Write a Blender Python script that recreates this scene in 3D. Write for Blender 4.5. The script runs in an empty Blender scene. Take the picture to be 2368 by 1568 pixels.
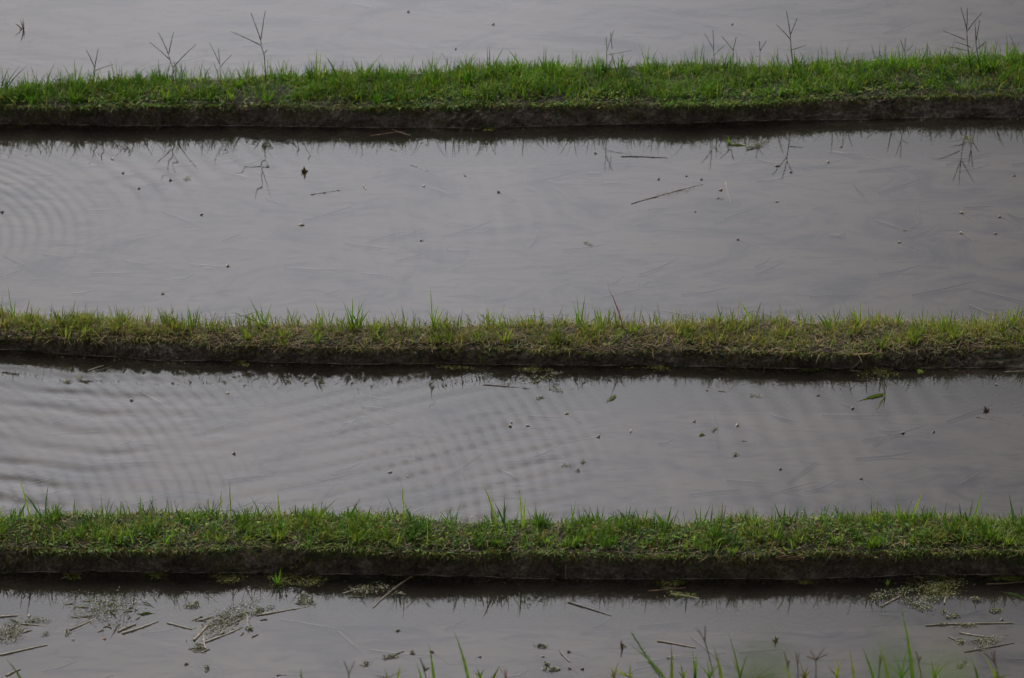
import bpy, math, random
import numpy as np
from mathutils import Vector, noise as mnoise

rng = np.random.default_rng(7)
random.seed(7)
scene = bpy.context.scene
COL = scene.collection
R = math.radians

# ------------------------------------------------------------------ camera
W, H = 2367.0, 1568.0
DIST, PITCH, HALF = 22.0, R(27.0), 2.35 / 22.0
LOOK = np.array([0.0, 0.0, 0.05])
FWD = np.array([0.0, math.cos(PITCH), -math.sin(PITCH)])
UP = np.array([0.0, math.sin(PITCH), math.cos(PITCH)])
CAM = LOOK - FWD * DIST

def ray(x, y):
    u = (x / W - 0.5) * 2 * HALF
    v = -(y / H - 0.5) * 2 * HALF * H / W
    return FWD + UP * v + np.array([u, 0, 0])

def at(x, y, z):
    """Ground point of height z that the photograph shows at x, y."""
    d = ray(x, y)
    return CAM + d * ((z - CAM[2]) / d[2])

def aty(x, y, yy):
    d = ray(x, y)
    return CAM + d * ((yy - CAM[1]) / d[1])

# ------------------------------------------------------------------ helpers
def tag(o, label=None, cat=None, group=None, kind=None):
    if kind is None and o.name.startswith('tall_grass'): kind = 'thing'
    if label: o['label'] = label
    if cat: o['category'] = cat
    if group: o['group'] = group
    if kind: o['kind'] = kind
    return o

def mesh_np(name, verts, faces, mat, parent=None, cols=None, smooth=True):
    """faces: (n,4) or (n,3) int array"""
    verts = np.asarray(verts, dtype=np.float32); faces = np.asarray(faces, dtype=np.int32)
    me = bpy.data.meshes.new(name)
    n, k = faces.shape
    me.vertices.add(len(verts)); me.vertices.foreach_set('co', verts.ravel())
    me.loops.add(n * k); me.loops.foreach_set('vertex_index', faces.ravel())
    me.polygons.add(n)
    me.polygons.foreach_set('loop_start', np.arange(0, n * k, k, dtype=np.int32))
    me.polygons.foreach_set('loop_total', np.full(n, k, dtype=np.int32))
    me.polygons.foreach_set('use_smooth', np.full(n, smooth))
    if cols is not None:
        a = me.color_attributes.new('tint', 'FLOAT_COLOR', 'POINT')
        c = np.ones((len(verts), 4), dtype=np.float32); c[:, :3] = cols
        a.data.foreach_set('color', c.ravel())
    me.materials.append(mat)
    me.update(calc_edges=True); me.validate()
    o = bpy.data.objects.new(name, me); COL.objects.link(o)
    if parent is not None: o.parent = parent
    return o

class MB:
    """collects quads with a tint per vertex"""
    def __init__(s): s.v = []; s.f = []; s.c = []; s.n = 0
    def add(s, v, f, col):
        v = np.asarray(v, float); f = np.asarray(f, int)
        s.v.append(v); s.f.append(f + s.n)
        c = np.broadcast_to(np.asarray(col, float), (len(v), 3)); s.c.append(c); s.n += len(v)
    def tube(s, pts, rad, col, sides=6):
        pts = np.asarray(pts, float); m = len(pts)
        rad = np.broadcast_to(np.asarray(rad, float), (m,))
        t = np.gradient(pts, axis=0); t /= np.linalg.norm(t, axis=1)[:, None] + 1e-9
        ref = np.array([0.31, 0.2, 0.93])
        a = np.cross(t, ref); a /= np.linalg.norm(a, axis=1)[:, None] + 1e-9
        b = np.cross(t, a)
        th = np.arange(sides) * 2 * math.pi / sides
        ring = pts[:, None] + rad[:, None, None] * (np.cos(th)[None, :, None] * a[:, None] + np.sin(th)[None, :, None] * b[:, None])
        v = ring.reshape(-1, 3)
        f = []
        for i in range(m - 1):
            for j in range(sides):
                k = (j + 1) % sides
                f.append((i * sides + j, i * sides + k, (i + 1) * sides + k, (i + 1) * sides + j))
        v = np.vstack([v, pts[:1], pts[-1:]])
        for j in range(sides):
            k = (j + 1) % sides
            f.append((m * sides, k, j, m * sides)); f.append((m * sides + 1, (m - 1) * sides + j, (m - 1) * sides + k, m * sides + 1))
        s.add(v, f, col)
    def ribbon(s, pts, width, col, face=(1, 0.15, 0), tip=None):
        """a folded grass blade (two halves meeting in a keel)"""
        pts = np.asarray(pts, float); m = len(pts)
        q = np.linspace(0, 1, m)
        w = width * np.clip(0.65 + 1.1 * q, 0, 1) * np.clip((1 - q) * 1.9, 0.04, 1)
        t = np.gradient(pts, axis=0); t /= np.linalg.norm(t, axis=1)[:, None] + 1e-9
        a = np.cross(t, np.cross(np.asarray(face, float), t)); a /= np.linalg.norm(a, axis=1)[:, None] + 1e-9
        n = np.cross(a, t)
        L = pts - a * w[:, None] / 2; Rr = pts + a * w[:, None] / 2; K = pts + n * w[:, None] * 0.22
        v = np.stack([L, K, Rr], 1).reshape(-1, 3)
        f = []
        for i in range(m - 1):
            o = 3 * i
            f += [(o, o + 1, o + 4, o + 3), (o + 1, o + 2, o + 5, o + 4)]
        c = np.asarray(col, float)
        cc = c[None] * (1 - q[:, None] ** 2) + (c if tip is None else np.asarray(tip, float))[None] * q[:, None] ** 2
        s.add(v, f, np.repeat(cc, 3, 0))
    def leaf(s, c, heading, tilt, ln, wd, col, droop=0.15):
        """a small oval leaf of eight points about a fold"""
        q = np.array([0, .25, .6, 1.0]); ww = np.array([.08, .8, .9, .06]) * wd / 2
        hx, hy = math.cos(heading), math.sin(heading)
        d = np.array([hx * math.cos(tilt), hy * math.cos(tilt), math.sin(tilt)])
        sd = np.array([-hy, hx, 0.0]); up = np.cross(d, sd)
        cen = np.asarray(c)[None] + d[None] * (q * ln)[:, None] - np.array([0, 0, 1.0])[None] * (droop * ln * q ** 2)[:, None]
        L = cen - sd * ww[:, None] + up * (ww * .3)[:, None]; Rr = cen + sd * ww[:, None] + up * (ww * .3)[:, None]
        v = np.stack([L, cen, Rr], 1).reshape(-1, 3)
        f = []
        for i in range(3):
            o = 3 * i
            f += [(o, o + 1, o + 4, o + 3), (o + 1, o + 2, o + 5, o + 4)]
        s.add(v, f, col)
    def blob(s, c, r, col, seed=0, squash=(1, 1, 1), n=6):
        c = np.asarray(c, float); v = []; f = []
        for i in range(n + 1):
            ph = math.pi * i / n
            for j in range(8):
                th = 2 * math.pi * j / 8
                p = Vector((math.sin(ph) * math.cos(th), math.sin(ph) * math.sin(th), math.cos(ph)))
                k = r * (1 + 0.45 * mnoise.noise(p * 1.7 + Vector((seed * 3.1, seed, 0))))
                v.append(c + np.array(p) * k * np.asarray(squash))
        for i in range(n):
            for j in range(8):
                k = (j + 1) % 8
                f.append((i * 8 + j, (i + 1) * 8 + j, (i + 1) * 8 + k, i * 8 + k))
        s.add(v, f, col)
    def build(s, name, mat, parent=None, origin=None, smooth=True):
        v = np.vstack(s.v)
        if origin is not None: v = v - np.asarray(origin)[None]
        o = mesh_np(name, v, np.vstack(s.f), mat, parent, np.vstack(s.c), smooth)
        if origin is not None and parent is None: o.location = origin
        return o

def empty(name, loc):
    o = bpy.data.objects.new(name, None); COL.objects.link(o); o.location = loc
    o.empty_display_size = 0.05
    return o

def srgb(r, g, b):
    return tuple(((c / 255 + 0.055) / 1.055) ** 2.4 if c > 10 else c / 255 / 12.92 for c in (r, g, b))

def curve_pts(a, b, bow, n=7):
    """points from a to b, rising steeply first (bow 0..1) and bending over"""
    a = np.asarray(a, float); b = np.asarray(b, float)
    ctrl = a + (b - a) * 0.5; up = a.copy(); up[2] = a[2] + (b[2] - a[2]) * 0.62
    ctrl = ctrl * (1 - bow) + up * bow
    q = np.linspace(0, 1, n)[:, None]
    return a * (1 - q) ** 2 + 2 * ctrl * q * (1 - q) + b * q ** 2

# ------------------------------------------------------------------ materials
def new_mat(name):
    m = bpy.data.materials.new(name); m.use_nodes = True
    nt = m.node_tree; nt.nodes.clear()
    return m, nt, nt.nodes.new('ShaderNodeOutputMaterial')

def N(nt, t, **kw):
    n = nt.nodes.new(t)
    for k, v in kw.items():
        if k in n.inputs: n.inputs[k].default_value = v
        else: setattr(n, k, v)
    return n

def noise_tex(nt, scale, detail=4, rough=0.6, vec=None, dist=0.0):
    n = N(nt, 'ShaderNodeTexNoise'); n.inputs['Scale'].default_value = scale; n.inputs['Detail'].default_value = detail
    n.inputs['Roughness'].default_value = rough; n.inputs['Distortion'].default_value = dist
    if vec is not None: nt.links.new(vec, n.inputs['Vector'])
    return n

def ramp(nt, fac, stops):
    r = N(nt, 'ShaderNodeValToRGB'); e = r.color_ramp.elements
    while len(e) < len(stops): e.new(0.5)
    for el, (p, c) in zip(e, stops): el.position = p; el.color = (*c, 1) if len(c) == 3 else c
    nt.links.new(fac, r.inputs['Fac'])
    return r

def mat_blade(name, rough=0.5, transl=0.4, spec=0.22, var=0.25):
    m, nt, out = new_mat(name); l = nt.links.new
    at_ = N(nt, 'ShaderNodeAttribute', attribute_name='tint')
    geo = N(nt, 'ShaderNodeNewGeometry')
    nz = noise_tex(nt, 60, 3, 0.6, geo.outputs['Position'])
    mr = N(nt, 'ShaderNodeMapRange'); l(nz.outputs['Fac'], mr.inputs['Value'])
    mr.inputs['From Min'].default_value = .3; mr.inputs['From Max'].default_value = .7
    mr.inputs['To Min'].default_value = 1 - var; mr.inputs['To Max'].default_value = 1 + var
    mul = N(nt, 'ShaderNodeVectorMath', operation='SCALE'); l(at_.outputs['Color'], mul.inputs[0]); l(mr.outputs['Result'], mul.inputs['Scale'])
    p = N(nt, 'ShaderNodeBsdfPrincipled'); l(mul.outputs['Vector'], p.inputs['Base Color'])
    p.inputs['Roughness'].default_value = rough; p.inputs['Specular IOR Level'].default_value = spec
    t = N(nt, 'ShaderNodeBsdfTranslucent')
    warm = N(nt, 'ShaderNodeVectorMath', operation='MULTIPLY'); l(mul.outputs['Vector'], warm.inputs[0]); warm.inputs[1].default_value = (1.3, 1.25, .6)
    l(warm.outputs['Vector'], t.inputs['Color'])
    mx = N(nt, 'ShaderNodeMixShader'); mx.inputs[0].default_value = transl
    l(p.outputs[0], mx.inputs[1]); l(t.outputs[0], mx.inputs[2]); l(mx.outputs[0], out.inputs['Surface'])
    return m

GRASS = mat_blade('grass_blades')
STRAWM = mat_blade('straw', 0.4, 0.1, 0.6, 0.4)
WEEDM = mat_blade('wet_weed', 0.55, 0.25, 0.15, 0.4)

def mat_mud():
    m, nt, out = new_mat('bank_mud'); l = nt.links.new
    geo = N(nt, 'ShaderNodeNewGeometry')
    n1 = noise_tex(nt, 9, 8, .68, geo.outputs['Position'], .4)
    n2 = noise_tex(nt, 70, 5, .7, geo.outputs['Position'])
    c1 = ramp(nt, n1.outputs['Fac'], [(.3, (.060, .046, .037)), (.5, (.165, .128, .104)), (.66, (.27, .215, .178))])
    c2 = ramp(nt, n2.outputs['Fac'], [(.34, (.45, .45, .45)), (.5, (.95, .95, .95)), (.68, (1.7, 1.62, 1.55))])
    mul = N(nt, 'ShaderNodeVectorMath', operation='MULTIPLY'); l(c1.outputs[0], mul.inputs[0]); l(c2.outputs[0], mul.inputs[1])
    p = N(nt, 'ShaderNodeBsdfPrincipled'); 
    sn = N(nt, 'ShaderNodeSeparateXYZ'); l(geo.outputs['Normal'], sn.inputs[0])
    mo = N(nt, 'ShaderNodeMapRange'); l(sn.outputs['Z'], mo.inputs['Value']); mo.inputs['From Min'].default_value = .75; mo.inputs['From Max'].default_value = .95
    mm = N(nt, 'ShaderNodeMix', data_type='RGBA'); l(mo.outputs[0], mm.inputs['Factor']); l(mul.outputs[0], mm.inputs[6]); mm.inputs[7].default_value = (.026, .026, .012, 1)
    sa = N(nt, 'ShaderNodeAttribute', attribute_name='tint'); sg = N(nt, 'ShaderNodeSeparateColor'); l(sa.outputs['Color'], sg.inputs[0])
    ms = N(nt, 'ShaderNodeMix', data_type='RGBA'); l(sg.outputs['Blue'], ms.inputs['Factor']); ms.inputs[6].default_value = (.128, .117, .112, 1); l(mm.outputs[2], ms.inputs[7])
    l(ms.outputs[2], p.inputs['Base Color']); p.inputs['Roughness'].default_value = .7
    p.inputs['Specular IOR Level'].default_value = .25
    b = N(nt, 'ShaderNodeBump'); b.inputs['Strength'].default_value = 1.0; b.inputs['Distance'].default_value = .035
    n3 = noise_tex(nt, 45, 6, .7, geo.outputs['Position'])
    l(n3.outputs['Fac'], b.inputs['Height']); l(b.outputs[0], p.inputs['Normal'])
    l(p.outputs[0], out.inputs['Surface'])
    return m
MUD = mat_mud()

def mat_bed():
    """silt under the water with sunken straw stains lying in it"""
    m, nt, out = new_mat('pond_silt'); l = nt.links.new
    geo = N(nt, 'ShaderNodeNewGeometry')
    mp = N(nt, 'ShaderNodeMapping'); l(geo.outputs['Position'], mp.inputs['Vector'])
    mp.inputs['Scale'].default_value = (1.0, 1.7, 1.0); mp.inputs['Rotation'].default_value = (0, 0, R(-8))
    n1 = noise_tex(nt, 1.9, 6, .62, mp.outputs[0], 1.2)
    c1 = ramp(nt, n1.outputs['Fac'], [(.34, (.040, .041, .049)), (.52, (.136, .121, .117)), (.7, (.165, .146, .139))])
    mp2 = N(nt, 'ShaderNodeMapping'); l(geo.outputs['Position'], mp2.inputs['Vector'])
    mp2.inputs['Scale'].default_value = (2.2, 8.0, 1.0); mp2.inputs['Rotation'].default_value = (0, 0, R(14))
    n2 = noise_tex(nt, 2.6, 5, .6, mp2.outputs[0], .6)
    c2 = ramp(nt, n2.outputs['Fac'], [(.26, (.35, .37, .44)), (.46, (1, 1, 1)), (.75, (1.1, 1.08, 1.05))])
    mul = N(nt, 'ShaderNodeVectorMath', operation='MULTIPLY'); l(c1.outputs[0], mul.inputs[0]); l(c2.outputs[0], mul.inputs[1])
    d = N(nt, 'ShaderNodeBsdfDiffuse'); l(mul.outputs[0], d.inputs['Color'])
    l(d.outputs[0], out.inputs['Surface'])
    return m
BED = mat_bed()

def mat_water():
    m, nt, out = new_mat('paddy_water'); l = nt.links.new
    geo = N(nt, 'ShaderNodeNewGeometry')
    mp = N(nt, 'ShaderNodeMapping'); l(geo.outputs['Position'], mp.inputs['Vector']); mp.inputs['Scale'].default_value = (1, 1.5, 1)
    n2 = noise_tex(nt, 4.5, 1, .4, mp.outputs[0], .2)
    add = N(nt, 'ShaderNodeMath', operation='MULTIPLY_ADD'); l(n2.outputs['Fac'], add.inputs[0]); add.inputs[1].default_value = 2.5; add.inputs[2].default_value = 0
    b = N(nt, 'ShaderNodeBump'); b.inputs['Strength'].default_value = 1.0; b.inputs['Distance'].default_value = .00006
    l(add.outputs[0], b.inputs['Height'])
    fr = N(nt, 'ShaderNodeFresnel'); fr.inputs['IOR'].default_value = 1.36; l(b.outputs[0], fr.inputs['Normal'])
    gl = N(nt, 'ShaderNodeBsdfGlossy'); gl.inputs['Roughness'].default_value = .004; l(b.outputs[0], gl.inputs['Normal'])
    tr = N(nt, 'ShaderNodeBsdfTransparent'); tr.inputs['Color'].default_value = (.80, .775, .74, 1)
    df = N(nt, 'ShaderNodeBsdfDiffuse'); df.inputs['Color'].default_value = (.055, .047, .040, 1)
    m1 = N(nt, 'ShaderNodeMixShader'); m1.inputs[0].default_value = .15; l(tr.outputs[0], m1.inputs[1]); l(df.outputs[0], m1.inputs[2])
    m2 = N(nt, 'ShaderNodeMixShader'); l(fr.outputs[0], m2.inputs[0]); l(m1.outputs[0], m2.inputs[1]); l(gl.outputs[0], m2.inputs[2])
    l(m2.outputs[0], out.inputs['Surface'])
    return m
WATER = mat_water()

def mat_dew():
    m, nt, out = new_mat('dew'); l = nt.links.new
    p = N(nt, 'ShaderNodeBsdfPrincipled'); p.inputs['Base Color'].default_value = (.5, .55, .5, 1); p.inputs['Roughness'].default_value = .12
    p.inputs['Specular IOR Level'].default_value = 1.0; p.inputs['Coat Weight'].default_value = 1.0
    l(p.outputs[0], out.inputs['Surface']); return m
DEW = mat_dew()

def mat_ground():
    m, nt, out = new_mat('hill_ground'); l = nt.links.new
    geo = N(nt, 'ShaderNodeNewGeometry')
    n1 = noise_tex(nt, .8, 8, .65, geo.outputs['Position'])
    c = ramp(nt, n1.outputs['Fac'], [(.3, (.018, .030, .009)), (.55, (.035, .055, .016)), (.75, (.05, .043, .025))])
    d = N(nt, 'ShaderNodeBsdfDiffuse'); l(c.outputs[0], d.inputs['Color']); l(d.outputs[0], out.inputs['Surface'])
    return m
GROUND = mat_ground()

# ------------------------------------------------------------------ banks and ponds
LV = [0.0, 0.05, 0.09, 0.14]            # water levels, nearest pond first
def poly(s): return np.array(s, float)
BANKS = {
 'near': dict(lev=0.0, up=0.05, h=0.105,
  w=poly([(0,1325),(267,1322),(467,1325),(789,1327),(955,1328),(1090,1333),(1222,1338),(1578,1340),(1845,1338),(2011,1332),(2145,1327),(2367,1328)]),
  f=poly([(0,1258),(133,1265),(267,1268),(433,1268),(600,1262),(789,1268),(922,1271),(1055,1271),(1255,1271),(1455,1277),(1578,1281),(1711,1286),(1811,1276),(1978,1272),(2145,1268),(2245,1288),(2367,1296)]),
  b=poly([(0,1190),(133,1187),(267,1187),(333,1184),(433,1190),(633,1194),(789,1200),(922,1200),(1055,1207),(1155,1207),(1289,1207),(1355,1205),(1455,1198),(1530,1205),(1578,1215),(1645,1201),(1778,1205),(1945,1205),(2078,1195),(2178,1197),(2278,1207),(2367,1204)])),
 'middle': dict(lev=0.05, up=0.09, h=0.070,
  w=poly([(0,809),(133,819),(267,825),(367,833),(533,834),(789,841),(1022,842),(1255,845),(1578,845),(1845,852),(2111,852),(2367,850)]),
  f=poly([(0,779),(133,782),(267,786),(400,786),(533,796),(667,799),(789,799),(989,799),(1122,802),(1255,808),(1389,809),(1578,806),(1745,809),(1911,812),(2045,812),(2178,803),(2367,800)]),
  b=poly([(0,722),(100,738),(200,743),(300,747),(467,757),(633,755),(789,755),(955,752),(1122,752),(1289,748),(1455,752),(1578,757),(1745,742),(1911,748),(2011,739),(2145,748),(2245,748),(2367,736)])),
 'far': dict(lev=0.09, up=0.14, h=0.095,
  w=poly([(0,287),(300,290),(600,291),(789,295),(1100,297),(1300,290),(1578,284),(1800,279),(2000,276),(2200,271),(2367,270)]),
  f=poly([(0,250),(200,246),(400,240),(600,238),(789,242),(1000,244),(1200,238),(1400,236),(1578,236),(1800,231),(2000,220),(2367,216)]),
  b=poly([(0,208),(100,203),(250,196),(400,187),(600,180),(789,172),(1000,167),(1200,162),(1400,159),(1578,155),(1800,153),(2000,144),(2200,137),(2367,132)])),
}
XS = np.concatenate([np.linspace(-30, -3.6, 60)[:-1], np.arange(-3.6, 3.6, .013), np.linspace(3.6, 30, 60)])
def wob(x, s, a):
    return a * sum(math.sin(s * 7.3 + i) * 0 + np.sin(x * f + s * 1.7 + i * 2.1) / (i + 1) for i, f in enumerate((2.9, 6.7, 13.1, 31.0)))

for bi, (nm, B) in enumerate(BANKS.items()):
    lev, h = B['lev'], B['h']
    def line(P, z):
        q = np.array([at(x, y, z) for x, y in P])
        return lambda x, q=q: np.interp(x, q[:, 0], q[:, 1])
    lw, lf, lb = line(B['w'], lev), line(B['f'], lev + h), line(B['b'], lev + h)
    B['yw'] = lambda x, l=lw, s=bi: l(x) + wob(x, s, .004)
    B['yf'] = lambda x, l=lf, w=B['yw'], s=bi: np.maximum(l(x) + wob(x, s + 3, .013), w(x) + .02)
    B['yb'] = lambda x, l=lb, s=bi: l(x) + wob(x, s + 6, .012)
    B['top'] = lambda x, t, z=lev + h, s=bi: z + wob(x, s + 9, .003) * (1 - .5 * t) + .016 * np.sin(np.clip(t, 0, 1) * math.pi)
    yw, yf, yb = B['yw'](XS), B['yf'](XS), B['yb'](XS)
    prof = []                                     # (y, z) rows from the pond floor in front to the one behind
    prof.append((yw - .36, np.full_like(XS, lev - .056))); prof.append((yw - .29 + wob(XS, bi + 20, .03), np.full_like(XS, lev - .053))); prof.append((yw - .07 + wob(XS, bi + 17, .02), np.full_like(XS, lev - .018)))
    prof.append((yw, np.full_like(XS, lev)))
    ztop = B['top'](XS, 0)
    for k in np.linspace(.08, 1, 13):
        prof.append((yw + (yf - yw) * k ** 1.5, lev + (ztop - lev) * k ** .9))
    for k in np.linspace(.06, 1, 16):
        prof.append((yf + (yb - yf) * k, B['top'](XS, k)))
    zb = prof[-1][1]
    for k in (.35, .7, 1): prof.append((yb + .05 * k, zb + (B['up'] - .02 - zb) * k))
    prof.append((yb + .16, np.full_like(XS, B['up'] - .09)))
    P = np.stack([np.stack([XS, y, z], 1) for y, z in prof], 1)   # nx, np, 3
    nx, npf = P.shape[:2]
    fine = np.abs(XS) < 3.7
    for i in np.nonzero(fine)[0]:
        for j in range(3, npf - 2):
            p = P[i, j]; v = Vector((p[0] * 9, p[1] * 9, p[2] * 16 + bi * 7))
            v2 = Vector((p[0] * 34, p[1] * 34, p[2] * 50 + bi * 7))
            a = mnoise.noise(v); b = mnoise.noise(v2); c = mnoise.noise(v2 * 2.3)
            amp = 1.0 if 5 <= j <= 16 else (.35 if j < 5 else .55)
            P[i, j, 1] -= amp * (.014 * a + .013 * b + .007 * c)
            if j > 4: P[i, j, 2] += amp * (.004 * a + .006 * b)
    idx = np.arange(nx * npf).reshape(nx, npf)
    F = np.stack([idx[:-1, :-1], idx[1:, :-1], idx[1:, 1:], idx[:-1, 1:]], -1).reshape(-1, 4)
    tint = np.ones((nx, npf, 3)); tint[:, :2, 2] = 0; tint[:, -1, 2] = 0
    o = mesh_np('earth_bank', P.reshape(-1, 3), F, MUD, None, tint.reshape(-1, 3))
    o['label'] = {'near': 'nearest dark mud bank, tall bare face under thick green grass and weeds',
                  'middle': 'middle low mud bank under thin yellowish grass and dead brown thatch',
                  'far': 'farthest mud bank, topped by lush bright green grass with forked stalks'}[nm]
    o['category'] = 'earth bank'; o['group'] = 'earth banks between the flooded paddies'
    # crumbs and clods on the bare face
    cm = MB()
    fi = np.nonzero(np.abs(XS) < 3.3)[0]
    for k in range(2600):
        i = int(rng.choice(fi)); j = int(rng.integers(4, 16)); p = P[i, j]
        if mnoise.noise(Vector((p[0] * 4, bi * 3.3, p[2] * 9))) < rng.uniform(-.5, .3): continue
        rr_ = rng.uniform(.002, .0075) * (1.5 if rng.uniform() < .1 else 1)
        cm.blob(p + np.array([rng.normal(0, .004), -rr_ * .35, 0]), rr_, (1, 1, 1), k, (1.3, .8, .8), 4)
    tag(cm.build('clods', MUD, o), kind='stuff')
    # bright sky glint of the meniscus, painted as a pale tube along the waterline
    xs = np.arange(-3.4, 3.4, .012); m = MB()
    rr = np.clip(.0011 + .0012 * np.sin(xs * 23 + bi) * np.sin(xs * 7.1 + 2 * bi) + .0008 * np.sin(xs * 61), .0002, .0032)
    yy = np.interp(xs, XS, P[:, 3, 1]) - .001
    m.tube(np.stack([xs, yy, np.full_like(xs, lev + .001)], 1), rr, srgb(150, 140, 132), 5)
    m.build('meniscus_glint', STRAWM, o)

# ponds
def pond(lev, y0, y1, fn, yfine0, yfine1, label):
    xs = np.concatenate([np.linspace(-30, -3.1, 14)[:-1], np.arange(-3.1, 3.1, .011), np.linspace(3.1, 30, 14)])
    ys = np.arange(yfine0, yfine1, .012)
    ys = np.concatenate([np.linspace(y0, yfine0, 8)[:-1] if y0 < yfine0 - .01 else [], ys, np.linspace(yfine1, y1, 8)[0 if True else 1:] if y1 > yfine1 + .01 else []])
    X, Y = np.meshgrid(xs, ys, indexing='ij')
    Z = lev + fn(X, Y)
    idx = np.arange(X.size).reshape(X.shape)
    F = np.stack([idx[:-1, :-1], idx[1:, :-1], idx[1:, 1:], idx[:-1, 1:]], -1).reshape(-1, 4)
    w = mesh_np('water', np.stack([X, Y, Z], -1).reshape(-1, 3), F, WATER)
    tag(w, label, 'water', 'flooded paddies', 'structure')
    b = mesh_np('mud', np.array([(-30, y0, lev - .055), (30, y0, lev - .055), (30, y1, lev - .055), (-30, y1, lev - .055)]), [(0, 1, 2, 3)], BED)
    tag(b, None, None, None, 'structure')

def sm(a, b, x):
    t = np.clip((x - a) / (b - a), 0, 1); return t * t * (3 - 2 * t)
def ymid(nm, x=0.0): return float((BANKS[nm]['yf'](np.array([x]))[0] + BANKS[nm]['yb'](np.array([x]))[0]) / 2)
def wave(slope, lam): return 1.55 * slope * lam / (2 * math.pi)

c2 = at(-330, 560, .09)
def mod(X, Y, k, f=1.0):
    """slow uneven 0..1 pattern that breaks the wave trains up"""
    v = sum(np.sin(f * (X * a + Y * b) + c + k) for a, b, c in ((1.7, 2.9, 0), (3.9, -2.3, 1.3), (-2.6, 5.7, 2.2), (6.3, 3.1, 4.0), (9.1, -7.7, 5.1))) / 5
    return np.clip(.5 + 1.0 * v, 0, 1)
def train(ph):
    return np.sin(ph) + .28 * np.sin(2 * ph + .6)
def rip2(X, Y):
    r = np.hypot(X - c2[0], Y - c2[1]); j = mod(X, Y, 3) * 1.0 + .7 * mod(X, Y, 33, 2.5)
    z = wave(.034, .06) * train(2 * math.pi * r / .062 + j) * sm(.3, .5, r) * (1 - sm(.8, 1.5, r)) * (.35 + .9 * mod(X, Y, 1))
    z += wave(.016, .12) * train(2 * math.pi * r / .12 + 1 + 2 * j) * sm(1.0, 1.6, r) * (1 - sm(2.4, 3.6, r)) * mod(X, Y, 5) ** 1.5 * 1.6
    z += wave(.010, .11) * train((Y * .93 + X * .3) * 2 * math.pi / .11 + 2 * np.sin(X * 1.3) + j) * (1 - sm(-2.4, -1.0, X)) * mod(X, Y, 8, 1.6)
    return z
c3 = at(-1000, 1280, .05)
def rip3(X, Y):
    r = np.hypot(X - c3[0], Y - c3[1]); j = mod(X, Y, 2) + .5 * mod(X, Y, 31, 2.3)
    z = wave(.040, .066) * train(2 * math.pi * r / .064 + 1.3 * j) * (1 - sm(-.1, .6, X)) * (.2 + mod(X, Y, 4))
    z += wave(.009, .11) * np.sin(2 * math.pi * (r / .115) + 1.2 * j) * sm(.2, .9, X) * (1 - sm(1.7, 2.3, X)) * (.15 + mod(X, Y, 6))
    z += wave(.042, .2) * train((Y + .10 * X + .03 * np.sin(X * 6)) * 2 * math.pi / .17 + 1.6 * mod(X, Y, 7, 1.5)) * (1 - sm(-2.2, -.9, X)) * (.25 + mod(X, Y, 9, 1.7))
    q = (-.42 * X + .9 * Y)
    z += wave(.018, .13) * train(q * 2 * math.pi / .12 + 1.5 * mod(X, Y, 12)) * sm(-2.0, -1.2, X) * (1 - sm(-.1, .6, X)) * (.2 + mod(X, Y, 14, 1.4))
    z += wave(.030, .045) * np.sin((Y * .8 + X * .6) * 2 * math.pi / .047 + 5 * mod(X, Y, 21, 2)) * (1 - sm(-2.5, -1.6, X)) * mod(X, Y, 23, 2)
    return z
def rip0(X, Y):
    return wave(.003, .3) * np.sin((Y + .2 * X) * 2 * math.pi / .31 + np.sin(X * 2))
def rip1(X, Y):
    return wave(.005, .22) * np.sin((Y * .96 + .25 * X) * 2 * math.pi / .23 + 1.5 * np.sin(X * 1.1))
yn, ym_, yfr = ymid('near'), ymid('middle'), ymid('far')
def ext(nm):
    x = np.linspace(-3.3, 3.3, 50)
    return float(BANKS[nm]['yw'](x).min()), float(BANKS[nm]['yb'](x).max())
pond(LV[0], -4.2, yn, rip0, -4.2, yn, 'still grey water in front of the nearest bank, weeds floating on it')
pond(LV[1], yn, ym_, rip3, yn, ym_, 'rippled grey water between the middle and nearest banks')
pond(LV[2], ym_, yfr, rip2, ym_, yfr, 'pale grey water strip between the farthest and middle banks')
pond(LV[3], yfr, 14.0, rip1, yfr, 5.2, 'open grey water behind the farthest bank')

# the ground: one sheet with the hillside the camera stands on
gy = np.array([-700, -60, -22, -19.4, -12, -6, -4.35, -4.05, -3.85, -3.6, 13.8, 14.3, 60, 700], float)
gz = np.array([12, 9.5, 8.6, 8.35, 4.25, .95, .09, .07, .02, -.35, -.35, .3, .6, 2], float)
gx = np.array([-700, -60, -15, -4, 0, 4, 15, 60, 700], float)
GX, GY = np.meshgrid(gx, gy, indexing='ij'); GZ = np.broadcast_to(gz, GX.shape)
idx = np.arange(GX.size).reshape(GX.shape)
g = mesh_np('ground', np.stack([GX, GY, GZ], -1).reshape(-1, 3), np.stack([idx[:-1, :-1], idx[1:, :-1], idx[1:, 1:], idx[:-1, 1:]], -1).reshape(-1, 4), GROUND, smooth=False)
tag(g, None, None, None, 'structure')
def ground_z(y): return float(np.interp(y, gy, gz))

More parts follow.
